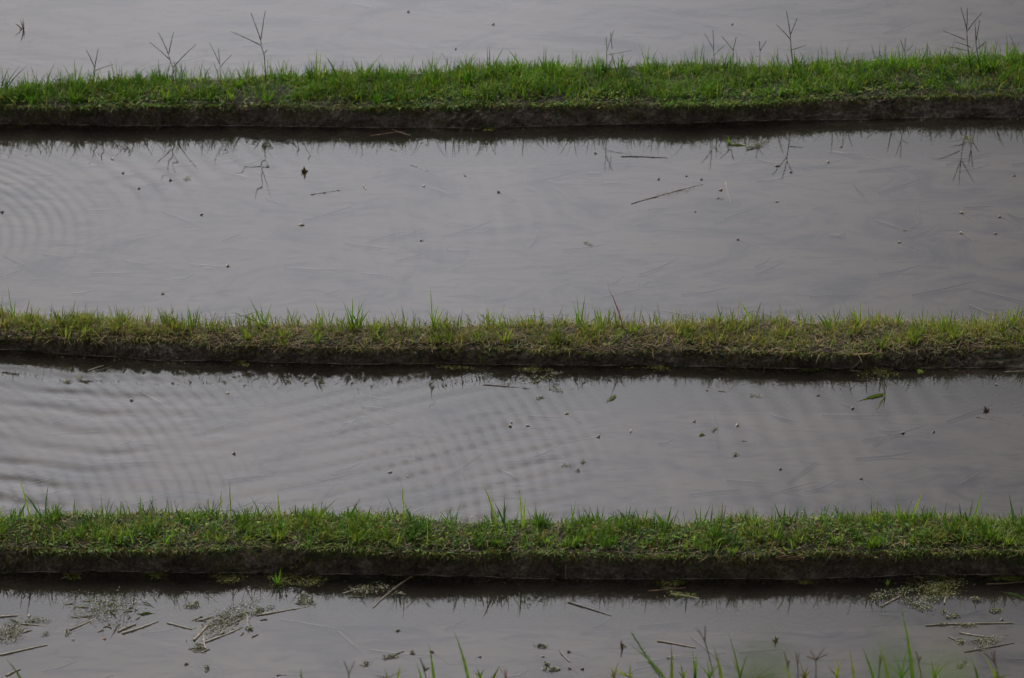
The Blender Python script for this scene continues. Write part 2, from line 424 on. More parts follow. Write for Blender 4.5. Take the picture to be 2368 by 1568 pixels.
# ------------------------------------------------------------------ turf
def blades(base, head, ln, wd, lean, bend, col, seg=4, twist=None):
    """vectorised grass blades -> verts, quads, tints"""
    n = len(base); q = np.linspace(0, 1, seg + 1)
    pos = np.zeros((n, seg + 1, 3)); pos[:, 0] = base
    hv = np.stack([np.cos(head), np.sin(head), np.zeros(n)], 1)
    for i in range(seg):
        phi = lean + bend * (i + .5) / seg
        step = hv * np.sin(phi)[:, None] + np.array([0, 0, 1.0]) * np.cos(phi)[:, None]
        pos[:, i + 1] = pos[:, i] + step * (ln / seg)[:, None]
    side = np.stack([-np.sin(head), np.cos(head), np.zeros(n)], 1)
    if twist is not None:
        side = side * np.cos(twist)[:, None] + hv * np.sin(twist)[:, None]
    w = np.array([.8, 1, .9, .62, .06])[:seg + 1] if seg == 4 else np.linspace(1, .05, seg + 1)
    off = side[:, None] * (wd[:, None] * w[None] / 2)[..., None]
    V = np.stack([pos - off, pos + off], 2).reshape(-1, 3)
    b = (np.arange(n) * 2 * (seg + 1))[:, None]
    F = np.concatenate([b + np.array([[2 * i, 2 * i + 1, 2 * i + 3, 2 * i + 2]]) for i in range(seg)], 0)
    C = np.repeat(col, 2 * (seg + 1), 0)
    return V, F, C

def patch(x, y, s, k):
    """smooth 0..1 patchiness"""
    v = sum(np.sin(x * f * s + y * g * s + p + k) for f, g, p in ((3.1, 7.7, 0), (7.9, -11.3, 2), (-5.3, 17.0, 4), (17.1, 5.9, 1), (-13.7, 23.0, 3))) / 5
    return np.clip(.5 + v * 1.1, 0, 1)

def pick(n, cols, wts):
    c = np.array([srgb(*c) for c in cols]); k = rng.choice(len(c), n, p=np.array(wts) / sum(wts))
    return c[k] * rng.uniform(.75, 1.25, (n, 1))

TURF = {
 'far': dict(n=66000, ln=(.022, .062), wd=(.0022, .0052), cols=[(76,118,38),(94,134,44),(58,98,40),(116,146,54),(134,142,60),(116,98,58)], wt=[5,5,4,3,1.4,1.0], lean=.75, thatch=2500, leaf=2600, tall=1500, talln=(.05, .125)),
 'middle': dict(n=36000, ln=(.015, .046), wd=(.0018, .0042), cols=[(118,138,58),(134,150,68),(100,122,56),(152,148,94),(86,116,52),(138,118,82)], wt=[5,3,3.5,2.2,3.4,2.6], lean=.7, thatch=12000, leaf=1400, tall=1500, talln=(.045, .11)),
 'near': dict(n=60000, ln=(.018, .05), wd=(.0022, .005), cols=[(80,118,42),(100,136,50),(62,98,44),(122,146,60),(126,126,66),(120,96,62)], wt=[5,4,4,3,1.8,1.6], lean=.85, thatch=5000, leaf=6500, tall=900, talln=(.05, .085)),
}
XL = 3.5
for bi, (nm, T) in enumerate(TURF.items()):
    B = BANKS[nm]; V = []; F = []; C = []; off = 0
    def put(v, f, c):
        global off
        V.append(v); F.append(f + off); C.append(c); off += len(v)
    def surf(x, t):
        yf, yb = B['yf'](x), B['yb'](x)
        return np.stack([x, yf + (yb - yf) * t, B['top'](x, t) - .004], 1)
    # lawn
    n = T['n']; x = rng.uniform(-XL, XL, n); t = rng.uniform(-.06, 1.03, n)
    P = surf(x, np.clip(t, -.06, 1.03))
    pt = patch(P[:, 0], P[:, 1], 1.6, bi * 5)
    keep = rng.uniform(0, 1, n) < ((.35 + .75 * pt) if nm != 'middle' else (.12 + 1.0 * pt))
    P, pt, t = P[keep], pt[keep], t[keep]; n = len(P)
    hp = patch(P[:, 0], P[:, 1] * .3, .42, 11 + bi); ln = rng.uniform(*T['ln'], n) * (.55 + .6 * pt) * (.6 + .8 * hp) * np.where(t < .08, .8, 1) 
    front = t < .10
    head = np.where(front, rng.normal(-math.pi / 2, .9, n), rng.uniform(0, 2 * math.pi, n))
    lean = np.abs(rng.normal(0, T['lean'] * .55, n)) + np.where(front, .4, 0)
    bend = rng.uniform(.1, 1.9, n) + np.where(front, .7, 0)
    col = pick(n, T['cols'], T['wt'])
    pt2 = patch(P[:, 0], P[:, 1], .55, 3 + bi)[:, None]
    col = col * (.82 + .5 * pt2) * np.array([[1.14, 1.04, .95]]) + (1 - pt2) * np.array([[.012, .006, .002]])
    put(*blades(P, head, ln, rng.uniform(*T['wd'], n), lean, bend, col, twist=rng.uniform(-1, 1, n)))
    # tussocks
    for k in range(150 if nm != 'middle' else 110):
        cx, ct = rng.uniform(-XL, XL), rng.uniform(.02, .98); m = int(rng.integers(14, 34))
        c = surf(np.array([cx]), np.array([ct]))[0]
        base = c + np.concatenate([rng.normal(0, .011, (m, 2)), np.zeros((m, 1))], 1)
        hd = np.arctan2(base[:, 1] - c[1], base[:, 0] - c[0])
        tint = pick(1, T['cols'][:4], T['wt'][:4])
        put(*blades(base, hd, rng.uniform(.04, .095, m) * (1 if nm != 'near' else .85), rng.uniform(.0025, .0055, m), np.abs(rng.normal(.25, .25, m)), rng.uniform(.1, 1.0, m), tint * rng.uniform(.8, 1.25, (m, 1)), twist=rng.uniform(-1, 1, m)))
    # dead thatch lying flat
    m = T['thatch']; x = rng.uniform(-XL, XL, m); t = rng.uniform(-.08, 1.02, m)
    P = surf(x, t); P[:, 2] += rng.uniform(.002, .016, m)
    put(*blades(P, rng.uniform(0, 2 * math.pi, m), rng.uniform(.02, .09, m), rng.uniform(.0012, .003, m), rng.uniform(1.2, 1.65, m), rng.uniform(-.2, .5, m), pick(m, [(146,126,90),(170,150,110),(118,96,70),(98,80,60)], [3,2,3,2])))
    # taller blades along the back edge, standing against the water
    m = T['tall']; x = rng.uniform(-XL, XL, m); t = np.clip(rng.normal(.86, .14, m), .3, 1.02)
    x = np.where(rng.uniform(0, 1, m) < .7, np.round(x * 9 + rng.normal(0, .16, m)) / 9 + rng.normal(0, .016, m), x)
    P = surf(x, t)
    put(*blades(P, rng.uniform(0, 2 * math.pi, m), rng.uniform(*T['talln'], m) * rng.uniform(.6, 1.15, m), rng.uniform(.0025, .0052, m), np.abs(rng.normal(.12, .28, m)), rng.uniform(0, .5, m), pick(m, T['cols'][:4], T['wt'][:4]), twist=rng.uniform(-1, 1, m)))
    m = {'far': 1900, 'middle': 1100, 'near': 1200}[nm]; x = rng.uniform(-XL, XL, m); t = rng.uniform(.0, 1.0, m) ** 1.3
    x = np.where(rng.uniform(0, 1, m) < .6, np.round(x * 7 + rng.normal(0, .14, m)) / 7 + .05 * np.sin(t * 40) + rng.normal(0, .014, m), x)
    put(*blades(surf(x, t), rng.uniform(0, 2 * math.pi, m), rng.uniform(*{'far': (.06, .14), 'middle': (.04, .10), 'near': (.05, .11)}[nm], m), rng.uniform(.0026, .0055, m), np.abs(rng.normal(.25, .4, m)), rng.uniform(0, 1.1, m), pick(m, T['cols'][:5], T['wt'][:5]), twist=rng.uniform(-1, 1, m)))
    # roots and shoots hanging over the mud face
    m = 5600 if nm != 'middle' else 2600; x = rng.uniform(-XL, XL, m)
    hang = patch(x, x * 0, 1.1, bi + 2)
    P = surf(x, np.full(m, -.02)); yw = B['yw'](x)
    dn = rng.uniform(0, 1, m) ** 1.7 * (.12 + .88 * hang ** 1.6)
    P[:, 1] += (yw - P[:, 1]) * dn ** 1.4 - .012; P[:, 2] -= (P[:, 2] - B['lev']) * dn * .92
    put(*blades(P, rng.normal(-math.pi / 2, .8, m), rng.uniform(.012, .05, m), rng.uniform(.0014, .0036, m), rng.uniform(.3, 2.0, m), rng.uniform(.2, 1.2, m), pick(m, [(96,112,38),(70,92,32),(120,112,58),(104,80,54)], [3,3,1.5,2]), twist=rng.uniform(-1, 1, m)))
    # small round weed leaves between the blades and over the edge
    mb = MB(); m = T['leaf']
    lc = [(98,136,44),(78,118,42),(124,150,52),(140,152,58),(90,116,50)] if nm != 'middle' else [(104,124,50),(90,116,44),(128,134,60)]
    lc = [np.array(srgb(*c)) for c in lc]
    xs = rng.uniform(-XL, XL, m); ts = rng.uniform(-.12, 1.0, m) if nm == 'near' else np.where(rng.uniform(0, 1, m) < .6, rng.uniform(-.12, .2, m), rng.uniform(0, 1, m))
    P = surf(xs, ts); pk = patch(P[:, 0], P[:, 1], 1.1, bi * 3 + 1)
    for i in range(m):
        if pk[i] < rng.uniform(0, .8): continue
        z = rng.uniform(.004, .03); p = P[i] + np.array([0, 0, z])
        if ts[i] < 0: p[2] -= rng.uniform(0, .03); p[1] -= .012
        hd = rng.uniform(0, 6.28); k = lc[rng.integers(len(lc))] * rng.uniform(.8, 1.2)
        s_ = rng.uniform(.006, .014)
        for a in ((0, 2.1, 4.2) if rng.uniform() < .35 else (0,)):
            mb.leaf(p, hd + a, rng.uniform(-.1, .7), s_, s_ * rng.uniform(.5, .9), k)
    put(np.vstack(mb.v), np.vstack(mb.f), np.vstack(mb.c))
    o = mesh_np('grass', np.vstack(V), np.vstack(F), GRASS, None, np.vstack(C))
    tag(o, {'far': 'lush bright green grass covering the farthest bank', 'middle': 'sparse yellow green grass and dead thatch covering the middle bank',
            'near': 'thick green grass mixed with small leafy weeds covering the nearest bank'}[nm], 'grass', None, 'stuff')
    # dew
    dm = MB(); m = {'far': 150, 'middle': 30, 'near': 260}[nm]
    P = surf(rng.uniform(-XL, XL, m), rng.uniform(.1, .98, m))
    for i in range(m):
        dm.blob(P[i] + np.array([0, 0, rng.uniform(.018, .05)]), rng.uniform(.0012, .0032), (1, 1, 1), i, n=4)
    d = dm.build('dew', DEW)
    tag(d, {'far': 'dew drops glinting in the grass of the farthest bank', 'middle': 'few dew drops in the grass of the middle bank',
            'near': 'dew drops glinting in the grass of the nearest bank'}[nm], 'dew', None, 'stuff')

# ------------------------------------------------------------------ single things
LEVEL = {'top': .14, 'upper': .09, 'mid': .05, 'front': 0.0}
G1, G2, G3, G4 = srgb(76, 112, 50), srgb(96, 136, 54), srgb(126, 152, 64), srgb(58, 92, 52)
OL, BR, DK = srgb(110, 112, 62), srgb(112, 84, 60), srgb(58, 50, 42)
ST, ST2, ST3 = srgb(150, 140, 122), srgb(132, 120, 104), srgb(90, 80, 70)

def bank_point(nm, x, y):
    B = BANKS[nm]; p = at(x, y, B['lev'] + B['h'])
    yf, yb = float(B['yf'](np.array([p[0]]))[0]), float(B['yb'](np.array([p[0]]))[0])
    p[1] = min(max(p[1], yf + .01), yb - .008)
    t = (p[1] - yf) / (yb - yf)
    p[2] = float(B['top'](np.array([p[0]]), np.array([t]))[0]) - .006
    return p

# forked seed stalks: stem points, then spikes (from, tip) in photo coordinates
def forked(nm, label, stem, spikes, col=G1, dy=0.0, cat='grass stalk', group='forked seed stalks on the farthest bank', r=.0021, leaves=()):
    base = bank_point(nm, *stem[0]); B = BANKS[nm]; xx = np.array([base[0]])
    base[1] = float(B['yw'](xx)[0]) + .262; yf, yb = float(B['yf'](xx)[0]), float(B['yb'](xx)[0])
    base[1] = min(base[1], yb - .02); base[2] = float(B['top'](xx, np.array([(base[1] - yf) / (yb - yf)]))[0]) - .006; yy = base[1]
    e = empty('grass_stalk', base); tag(e, label, cat, group)
    if col is G2 or col is OL: r *= .72
    pts = [base] + [aty(x, y, yy + dy * (i + 1)) for i, (x, y) in enumerate(stem[1:])]
    q = np.linspace(0, 1, 10); s = np.linspace(0, 1, len(pts)); P = np.array(pts)
    P = np.stack([np.interp(q, s, P[:, k]) for k in range(3)], 1)
    m = MB(); m.tube(P, np.linspace(r * 1.15, r * .75, 10), col, 6); m.build('stem', GRASS, e, base)
    for i, (a, b) in enumerate(spikes):
        pa = aty(*a, yy + dy); pb = aty(*b, yy + dy + rng.uniform(-.03, .03))
        c = curve_pts(pa, pb, .12, 9)
        m = MB(); m.tube(c, np.concatenate([[r * .6], np.linspace(r * 1.15, r * .5, 8)]), np.array(col) * rng.uniform(.85, 1.1), 6)
        for k in range(1, 9):                              # seeds set along the spike
            for sd in (-1, 1):
                d = (c[k] - c[k - 1]); d /= np.linalg.norm(d)
                p = c[k] - d * .004; m.tube([p, p + d * .006 + np.array([sd * .0022, 0, .0004])], [.0011, .0003], np.array(col) * .95, 4)
        m.build('seed_spike', GRASS, e, base)
    for a, b in leaves:
        m = MB(); m.ribbon(curve_pts(aty(*a, yy), aty(*b, yy + .02), .2, 7), .005, col); m.build('leaf', GRASS, e, base)
    return e

forked('far', 'slim forked stalk with four open spikes, left of the tallest left stalk',
       [(403, 181), (400, 157), (393, 139), (390, 127)], [((390,127),(367,77)), ((390,127),(401,75)), ((393,139),(347,99)), ((400,157),(452,104))])
forked('far', 'tallest forked stalk on the left half of the far bank, one long spike leaning left',
       [(618, 176), (611, 130), (604, 106), (603, 95)], [((603,95),(580,31)), ((603,95),(613,26)), ((604,106),(533,73))], leaves=[((611,124),(620,113))])
forked('far', 'short forked stalk with three thin spikes, leftmost stalk of the far bank',
       [(218, 184), (219, 168), (219, 157)], [((219,157),(200,116)), ((219,157),(227,114)), ((219,164),(262,149))])
forked('far', 'low leafy stalk with spread spikes just left of the tallest left stalk',
       [(512, 176), (509, 160), (508, 150)], [((508,150),(485,100)), ((508,150),(505,112)), ((509,156),(535,128))], G2)
forked('far', 'tall forked stalk standing alone right of centre on the far bank',
       [(1832, 155), (1829, 116), (1827, 92), (1827, 82)], [((1827,82),(1818,26)), ((1827,82),(1843,43)), ((1827,92),(1795,58)), ((1829,116),(1864,105))])
forked('far', 'tall stalk with three steep spikes at the right end of the far bank',
       [(2236, 132), (2236, 100), (2235, 70)], [((2235,70),(2221,18)), ((2235,70),(2236,20)), ((2236,72),(2270,30)), ((2232,93),(2180,72))], G4)
forked('far', 'stalk with paired upright spikes beside the taller stalk at the right end',
       [(2258, 132), (2257, 112), (2256, 97)], [((2256,97),(2254,55)), ((2256,97),(2265,48)), ((2246,110),(2209,97)), ((2257,115),(2278,98))], G4, leaves=[((2240,118),(2168,104))])
forked('far', 'stalk with two straight high spikes, left of the lone forked stalk',
       [(1651, 146), (1650, 128), (1650, 117)], [((1650,117),(1628,77)), ((1650,117),(1648,71)), ((1651,128),(1673,106))], G2)
forked('far', 'short v shaped stalk close to the left of the lone forked stalk',
       [(1695, 150), (1695, 130), (1695, 118)], [((1695,118),(1669,85)), ((1695,118),(1702,87))], G2)
forked('far', 'short bushy stalk with three fanned spikes between lone forked stalk and right end clump',
       [(2091, 140), (2091, 122)], [((2091,122),(2081,93)), ((2091,120),(2093,89)), ((2091,124),(2109,106))], G2)
forked('far', 'crossed upright spikes rising from thick grass at the middle of the far bank',
       [(1403, 152), (1402, 125), (1403, 110)], [((1402,110),(1401,87)), ((1403,117),(1419,71)), ((1415,115),(1411,75)), ((1402,128),(1460,117))], G2)
forked('far', 'faint brown sprig with a forked top, just left of the lone forked stalk',
       [(1749, 148), (1757, 118)], [((1757,118),(1771,96)), ((1757,118),(1755,96)), ((1753,132),(1748,130))], OL)

# single broad blades and tufts
def tuft(nm, label, base, tips, w=.006, col=G2, group=None, bow=.35, name='grass_tuft', cat='grass tuft', lean=.03):
    b = bank_point(nm, *base); B = BANKS[nm]; xx = np.array([b[0]]); yf, yb = float(B['yf'](xx)[0]), float(B['yb'](xx)[0])
    b[1] = min(b[1], yf + .74 * (yb - yf)); b[2] = float(B['top'](xx, np.array([(b[1] - yf) / (yb - yf)]))[0]) - .006
    if len(tips) == 1:
        m = MB(); tip = aty(*tips[0], b[1] + rng.uniform(-lean, lean))
        m.ribbon(curve_pts(b, tip, bow, 10), w, col, face=(1, rng.uniform(-.6, .6), 0), tip=np.array(col) * 1.1)
        return tag(m.build('tall_grass', GRASS, None, b), label, 'grass', group)
    e = empty(name, b); tag(e, label, cat, group)
    for i, t in enumerate(tips):
        bb = b + np.array([(i - len(tips) / 2) * .006, rng.uniform(-.008, .008), 0])
        m = MB(); m.ribbon(curve_pts(bb, aty(*t, b[1] + rng.uniform(-lean, lean)), bow, 9), w * rng.uniform(.8, 1.15), np.array(col) * rng.uniform(.85, 1.15), face=(1, rng.uniform(-.6, .6), 0))
        m.build('blade', GRASS, e, b)
    return e

FG = 'tall grass standing up from the farthest bank'
for a in [
 ('dark broad blade leaning left beside the left quarter bulge of the far bank', (786,166), [(750,126)], .009, G4),
 ('dark upright blades at the left edge of the far bank', (12,205), [(21,155),(5,163),(48,150),(66,150),(14,172)], .006, G4),
 ('sparse dark tuft between the left edge and the leftmost stalk', (112,200), [(128,143),(145,163),(112,160),(95,176)], .005, G1),
 ('wide curving tuft directly left of the leftmost stalk', (183,186), [(143,147),(171,135),(192,145),(206,160)], .006, G2),
 ('low crossing blades right of the stalk with four spikes', (370,186), [(343,161),(390,153),(372,161)], .005, G1),
 ('thin upright pair between the tallest left stalk and the dark broad blade', (655,176), [(656,137),(636,150),(682,157),(668,135)], .005, G1),
 ('bright yellow green tuft where the dark broad blade leans', (740,166), [(732,104),(727,125),(742,118),(757,153)], .006, G3),
 ('pale spreading tuft with two blades leaning left, left of centre', (842,170), [(811,125),(835,134),(867,137),(884,123),(862,150)], .007, G2),
 ('fan of blades with one long right bent leaf, left of centre on the far bank', (1003,160), [(1002,117),(1023,119),(990,136),(1010,131)], .006, G2),
 ('pair of sharp upright blades just left of centre', (1078,160), [(1080,120),(1104,120),(1060,128)], .006, G2),
 ('tall twin needle blades near the centre', (1133,160), [(1127,105),(1133,102),(1170,103),(1162,113)], .006, G1),
 ('long blade leaning left right of the centre needle blades', (1213,162), [(1172,113)], .009, G2),
 ('tall narrow tuft right of the long left leaning blade', (1262,160), [(1257,104),(1263,103),(1285,126),(1242,128)], .006, G1),
 ('single straight dark blade left of the crossed spikes', (1342,158), [(1344,119)], .007, G1),
 ('dense tuft at the foot of the crossed spikes', (1386,156), [(1383,116),(1371,123),(1395,128),(1380,130)], .006, G2),
 ('loose tuft of thin blades right of the crossed spikes', (1500,154), [(1501,98),(1475,98),(1523,107),(1487,116),(1510,128)], .005, G2),
 ('upright narrow blades near the two straight high spikes', (1610,148), [(1605,94),(1611,98),(1628,94)], .006, G2),
 ('yellow broad leaf bent left beneath the lone forked stalk', (1783,152), [(1768,128)], .009, G3),
 ('lone yellow green blade between lone stalk and fanned spikes', (2052,143), [(2062,107)], .008, G3),
 ('leaning blades around the foot of the right end stalks', (2225,138), [(2168,104),(2210,107),(2284,96),(2300,108),(2276,112)], .007, G1),
 ('bright broad tuft at the right edge of the far bank', (2328,138), [(2325,98),(2302,118),(2347,102),(2352,120)], .008, G2),
]: tuft('far', *a, group=FG)

MG = 'tall grass standing up from the middle bank'
for a in [
 ('thin long blade at the left end of the middle bank', (33,722), [(17,655)], .005, G2),
 ('short blades beside the thin long blade at the left end of middle bank', (40,726), [(36,690),(24,702)], .005, G2),
 ('two narrow pairs of upright blades on the left third of the middle bank', (450,752), [(432,700),(437,712),(462,705),(458,712)], .006, G2),
 ('brown leaning stub blade left of the narrow pairs', (410,750), [(399,728)], .006, BR),
 ('loose tuft with three tall thin blades right of the narrow pairs', (615,756), [(573,684),(601,696),(629,699),(526,720),(590,715)], .006, G2),
 ('sharp tall blade leaning left before the largest tuft of middle bank', (748,756), [(726,694)], .007, G3),
 ('small fan beside the sharp tall blade on the middle bank', (765,756), [(742,708),(775,715),(757,718)], .006, G3),
 ('largest bright tuft of tall blades on the middle bank', (825,757), [(793,698),(815,685),(846,686),(799,705),(832,693),(858,712),(805,712),(840,706)], .007, G2),
 ('tallest single blade of the middle bank, standing at its centre left', (1001,745), [(994,660)], .006, G2),
 ('bright leafy clump at the foot of the tallest single blade', (1005,752), [(1004,716),(1014,702),(1027,712),(988,717)], .008, G3),
 ('small blades leaning right, halfway between the tallest blade and the red brown stalk', (1158,752), [(1167,702),(1124,715),(1149,718),(1092,718)], .006, G3),
 ('short bright tuft left of the twin tufts of middle bank', (1222,750), [(1195,718),(1238,716),(1218,720)], .006, G3),
 ('left one of the twin tall tufts near the red brown stalk', (1342,748), [(1325,698),(1333,683),(1353,682),(1326,712)], .007, G2),
 ('right one of the twin tall tufts near the red brown stalk', (1392,748), [(1367,703),(1378,705),(1386,708),(1400,726),(1372,712)], .008, G3),
 ('red brown dry stalk leaning left on the middle bank', (1440,742), [(1404,662)], .006, srgb(104,66,50)),
 ('light green blade bent left with a kink, right of the red brown stalk', (1738,746), [(1705,690)], .008, G3),
 ('thin dark twig like blade left of the kinked light blade', (1661,752), [(1670,705)], .004, G1),
 ('narrow green tuft left of the kinked light blade', (1665,757), [(1655,717),(1648,722),(1672,724)], .006, G3),
 ('drooping leafy sprig left of the tall right hand tuft on middle bank', (1915,750), [(1884,722),(1898,722),(1922,734)], .008, G1),
 ('tall three bladed tuft on the right part of the middle bank', (1986,745), [(1967,700),(1975,706),(1990,692),(1958,712)], .006, G3),
 ('dark leaning blade just right of the three bladed tuft', (2072,748), [(2083,709)], .006, G1),
 ('yellow tuft between the dark leaning blade and the right edge', (2185,750), [(2180,714),(2193,721),(2170,724)], .006, G3),
 ('bright clump at the right edge of the middle bank', (2340,742), [(2327,702),(2350,703),(2366,708),(2318,718),(2338,712)], .007, G3),
]: tuft('middle', *a, group=MG)

NG = 'tall blades standing up from the nearest bank'
for a in [
 ('long yellow blade at the left end of the nearest bank', (73,1200), [(43,1102)], .008, G3),
 ('dark stiff blade leaning left across the long yellow blade', (107,1172), [(53,1137)], .009, G4),
 ('dark upright blade joined by the leaning dark blade', (106,1198), [(112,1118)], .007, G4),
 ('broad dark blade leaning right at the left end', (43,1205), [(67,1150)], .009, G1),
 ('small pointed blade left of the upright blade beside the brown thatch', (172,1195), [(174,1148)], .005, G1),
 ('dark seedy sprig of thin blades on the left part of nearest bank', (250,1198), [(232,1140),(255,1150),(267,1153),(240,1160),(275,1172)], .004, G1),
 ('straight pale blade alone between the seedy sprig and the first tall blade', (326,1194), [(325,1142)], .007, G2),
 ('tall bright blade left of centre on the nearest bank', (536,1198), [(530,1108)], .008, G3),
 ('thin pale blade just left of the tall bright blade', (508,1190), [(514,1125)], .005, G3),
 ('bright blade between the tall bright blade and centre of the nearest bank', (648,1200), [(641,1130)], .008, G3),
 ('dark leaf bent right near the bright blade', (596,1195), [(622,1165)], .008, G4),
 ('thin upright needles left of the centre tall yellow blade', (727,1202), [(726,1155),(706,1168),(782,1152)], .005, G2),
 ('leaning green leaf pair left of the centre tall yellow blade', (808,1202), [(834,1152),(802,1168)], .008, G1),
 ('tall yellow green blade at the centre left of the nearest bank', (936,1208), [(927,1110)], .007, G3),
 ('long broad yellow blade leaning left at the centre of the nearest bank', (1150,1205), [(1112,1110)], .010, G3),
 ('dark blade with a bent side leaf right of the broad yellow blade', (1169,1208), [(1166,1145),(1142,1160)], .008, G4),
 ('yellow pointed blade pair right of the dark bent blade', (1211,1208), [(1200,1131),(1214,1148)], .008, G3),
 ('fan of green blades right of the yellow pointed pair', (1246,1208), [(1237,1162),(1250,1180),(1260,1176)], .008, G1),
 ('leaning thin blades halfway along the nearest bank', (1325,1208), [(1333,1154),(1320,1164),(1345,1188)], .006, G2),
 ('dark green bunch with broad tips on the swollen part of nearest bank', (1540,1205), [(1506,1176),(1516,1182),(1553,1168),(1560,1190)], .009, G1),
 ('small three pronged tuft right of the swollen part', (1620,1212), [(1603,1170),(1619,1168),(1644,1164)], .006, G1),
 ('v shaped dark green blades on the right half of the nearest bank', (1810,1210), [(1788,1161),(1816,1162)], .008, G4),
 ('short dark blade between the v shaped blades and the bare thin stalk', (1959,1208), [(1958,1178)], .008, G1),
 ('bare thin brown stalk on the right half of the nearest bank', (2027,1210), [(2028,1157)], .004, BR),
 ('broad bright blade leaning right at the right end mound', (2103,1195), [(2136,1129)], .011, G3),
 ('narrow blade left of the broad right leaning blade', (2079,1200), [(2072,1146)], .008, G2),
 ('long leaf lying nearly flat over the water at the right end', (2196,1195), [(2248,1170)], .009, G1),
 ('tall yellow blade leaning right behind the flat lying leaf', (2244,1195), [(2273,1131)], .009, G2),
 ('dark upright thin blade crossing the flat lying leaf', (2221,1208), [(2217,1162)], .006, DK),
 ('lone dark green blade at the right edge of the nearest bank', (2341,1210), [(2331,1139)], .009, G4),
]: tuft('near', *a, group=NG)

# blades from the bank in front of the camera, at the bottom of the picture
def fore(label, bx, tips, w=.008, col=G3, yy=-5.2, bow=.3, cat='grass'):
    """bx: where the blade leaves the lower edge; it grows from the soil below"""
    col = np.array(col) * np.array([.9, .78, .95])
    m0 = aty(bx, 1568, yy); b = np.array([m0[0], yy, ground_z(yy) - .01])
    def one(tip):
        m = MB(); tp = aty(*tip, yy + rng.uniform(-.05, .05)); d = tp - m0
        b2 = b + np.array([-d[0] * .25, 0, 0])
        m.ribbon(np.vstack([curve_pts(b2, m0, .5, 5)[:-1], curve_pts(m0, tp, bow, 8)]), w, col, face=(1, rng.uniform(-.5, .5), 0), tip=np.array(col) * 1.1)
        return m
    if len(tips) == 1:
        return tag(one(tips[0]).build('tall_grass', GRASS, None, b), label, 'grass', 'grass along the lower edge')
    e = empty('grass_tuft', b); tag(e, label, 'grass tuft', 'grass along the lower edge')
    for t in tips: one(t).build('blade', GRASS, e, b)
for a in [
 ('single blade leaning left at the lower left corner', 47, [(13,1522)], .008, G2),
 ('short blade tip poking up alone along the lower edge, left of centre', 697, [(694,1543)], .007, G2),
 ('tall curved blade, highest of the lower edge group left of centre', 1082, [(1046,1452)], .011, G2),
 ('straight blade left of the tall curved blade at the lower edge', 1003, [(991,1488)], .010, G2),
 ('short slanting blade beside the straight blade at the lower edge', 973, [(961,1529)], .008, G2),
 ('yellowish short blade leaning right at the lower edge', 920, [(926,1538)], .009, G3),
 ('spread of thin dull blades at the lower edge left of the yellowish short blade', 895, [(887,1543),(857,1560),(943,1548)], .005, OL),
 ('pale curved blade right of the tall curved blade at the lower edge', 1140, [(1157,1537)], .010, G3),
 ('thin reddish blades near the pale curved blade at the lower edge', 1170, [(1163,1540),(1171,1542),(1151,1540)], .004, BR),
 ('long slanting leaf crossing the feathery sprig at the lower edge', 1536, [(1455,1490)], .010, G2),
 ('upright pointed blade right of the feathery sprig', 1553, [(1552,1488)], .012, G3),
 ('dull blades left of the feathery sprig at the lower edge', 1458, [(1456,1528),(1378,1540),(1390,1535)], .009, G3),
 ('short stout blade left of the upright blade pair, lower edge', 1607, [(1600,1501),(1611,1510)], .010, G2),
 ('thick yellow blade leaning left in the lower right group', 1668, [(1648,1490)], .013, G3),
 ('slim blade with side leaves right of the thick yellow blade', 1710, [(1681,1456),(1729,1508),(1690,1520)], .008, G2),
 ('arched olive blade bending right in the lower right group', 1745, [(1795,1540),(1830,1552)], .007, OL),
 ('short leaning blade right of the arched olive blade', 1825, [(1808,1529)], .009, G3),
 ('blade leaning left, midway along the lower right edge', 1974, [(1961,1491)], .010, G3),
 ('dull green blade parallel to the leaning one at lower right', 2018, [(1991,1493)], .010, G2),
 ('taller blade left of the tallest lower right blade', 2052, [(2028,1476)], .011, G3),
 ('tallest blade of all along the lower edge, at the lower right', 2110, [(2081,1396)], .014, G2),
 ('slanting blade right of the tallest lower right blade', 2260, [(2246,1522)], .010, G2),
 ('blades fanning at the lower right corner', 2300, [(2272,1512),(2310,1530),(2345,1558)], .009, G3),
 ('thin green blades around the thick yellow blade, lower right group', 1640, [(1632,1515),(1655,1530),(1618,1540),(1672,1525)], .007, G2),
 ('fine blades between the arched olive blade and the four fingered seed head', 1860, [(1848,1528),(1868,1540),(1835,1550),(1880,1548)], .007, OL),
 ('fine pale blades left of the midway leaning blade at lower right', 1935, [(1928,1520),(1948,1512),(1912,1540)], .007, G3),
 ('narrow blades clustered around the tallest lower right blade', 2085, [(2060,1500),(2098,1490),(2120,1525),(2046,1530)], .008, G2),
 ('dense short blades right of the tallest lower right blade', 2160, [(2150,1515),(2172,1530),(2140,1545),(2185,1540),(2196,1525)], .008, G2),
 ('low blades filling the lower edge right of the feathery sprig', 1580, [(1572,1530),(1590,1545),(1566,1550)], .008, G3),
 ('low dull blades left of the long slanting leaf at the lower edge', 1420, [(1412,1540),(1430,1530),(1400,1552)], .007, OL),
 ('low blades under the pale curved blade at the lower edge', 1110, [(1100,1540),(1120,1545),(1090,1550)], .007, G2),
]: fore(*a)

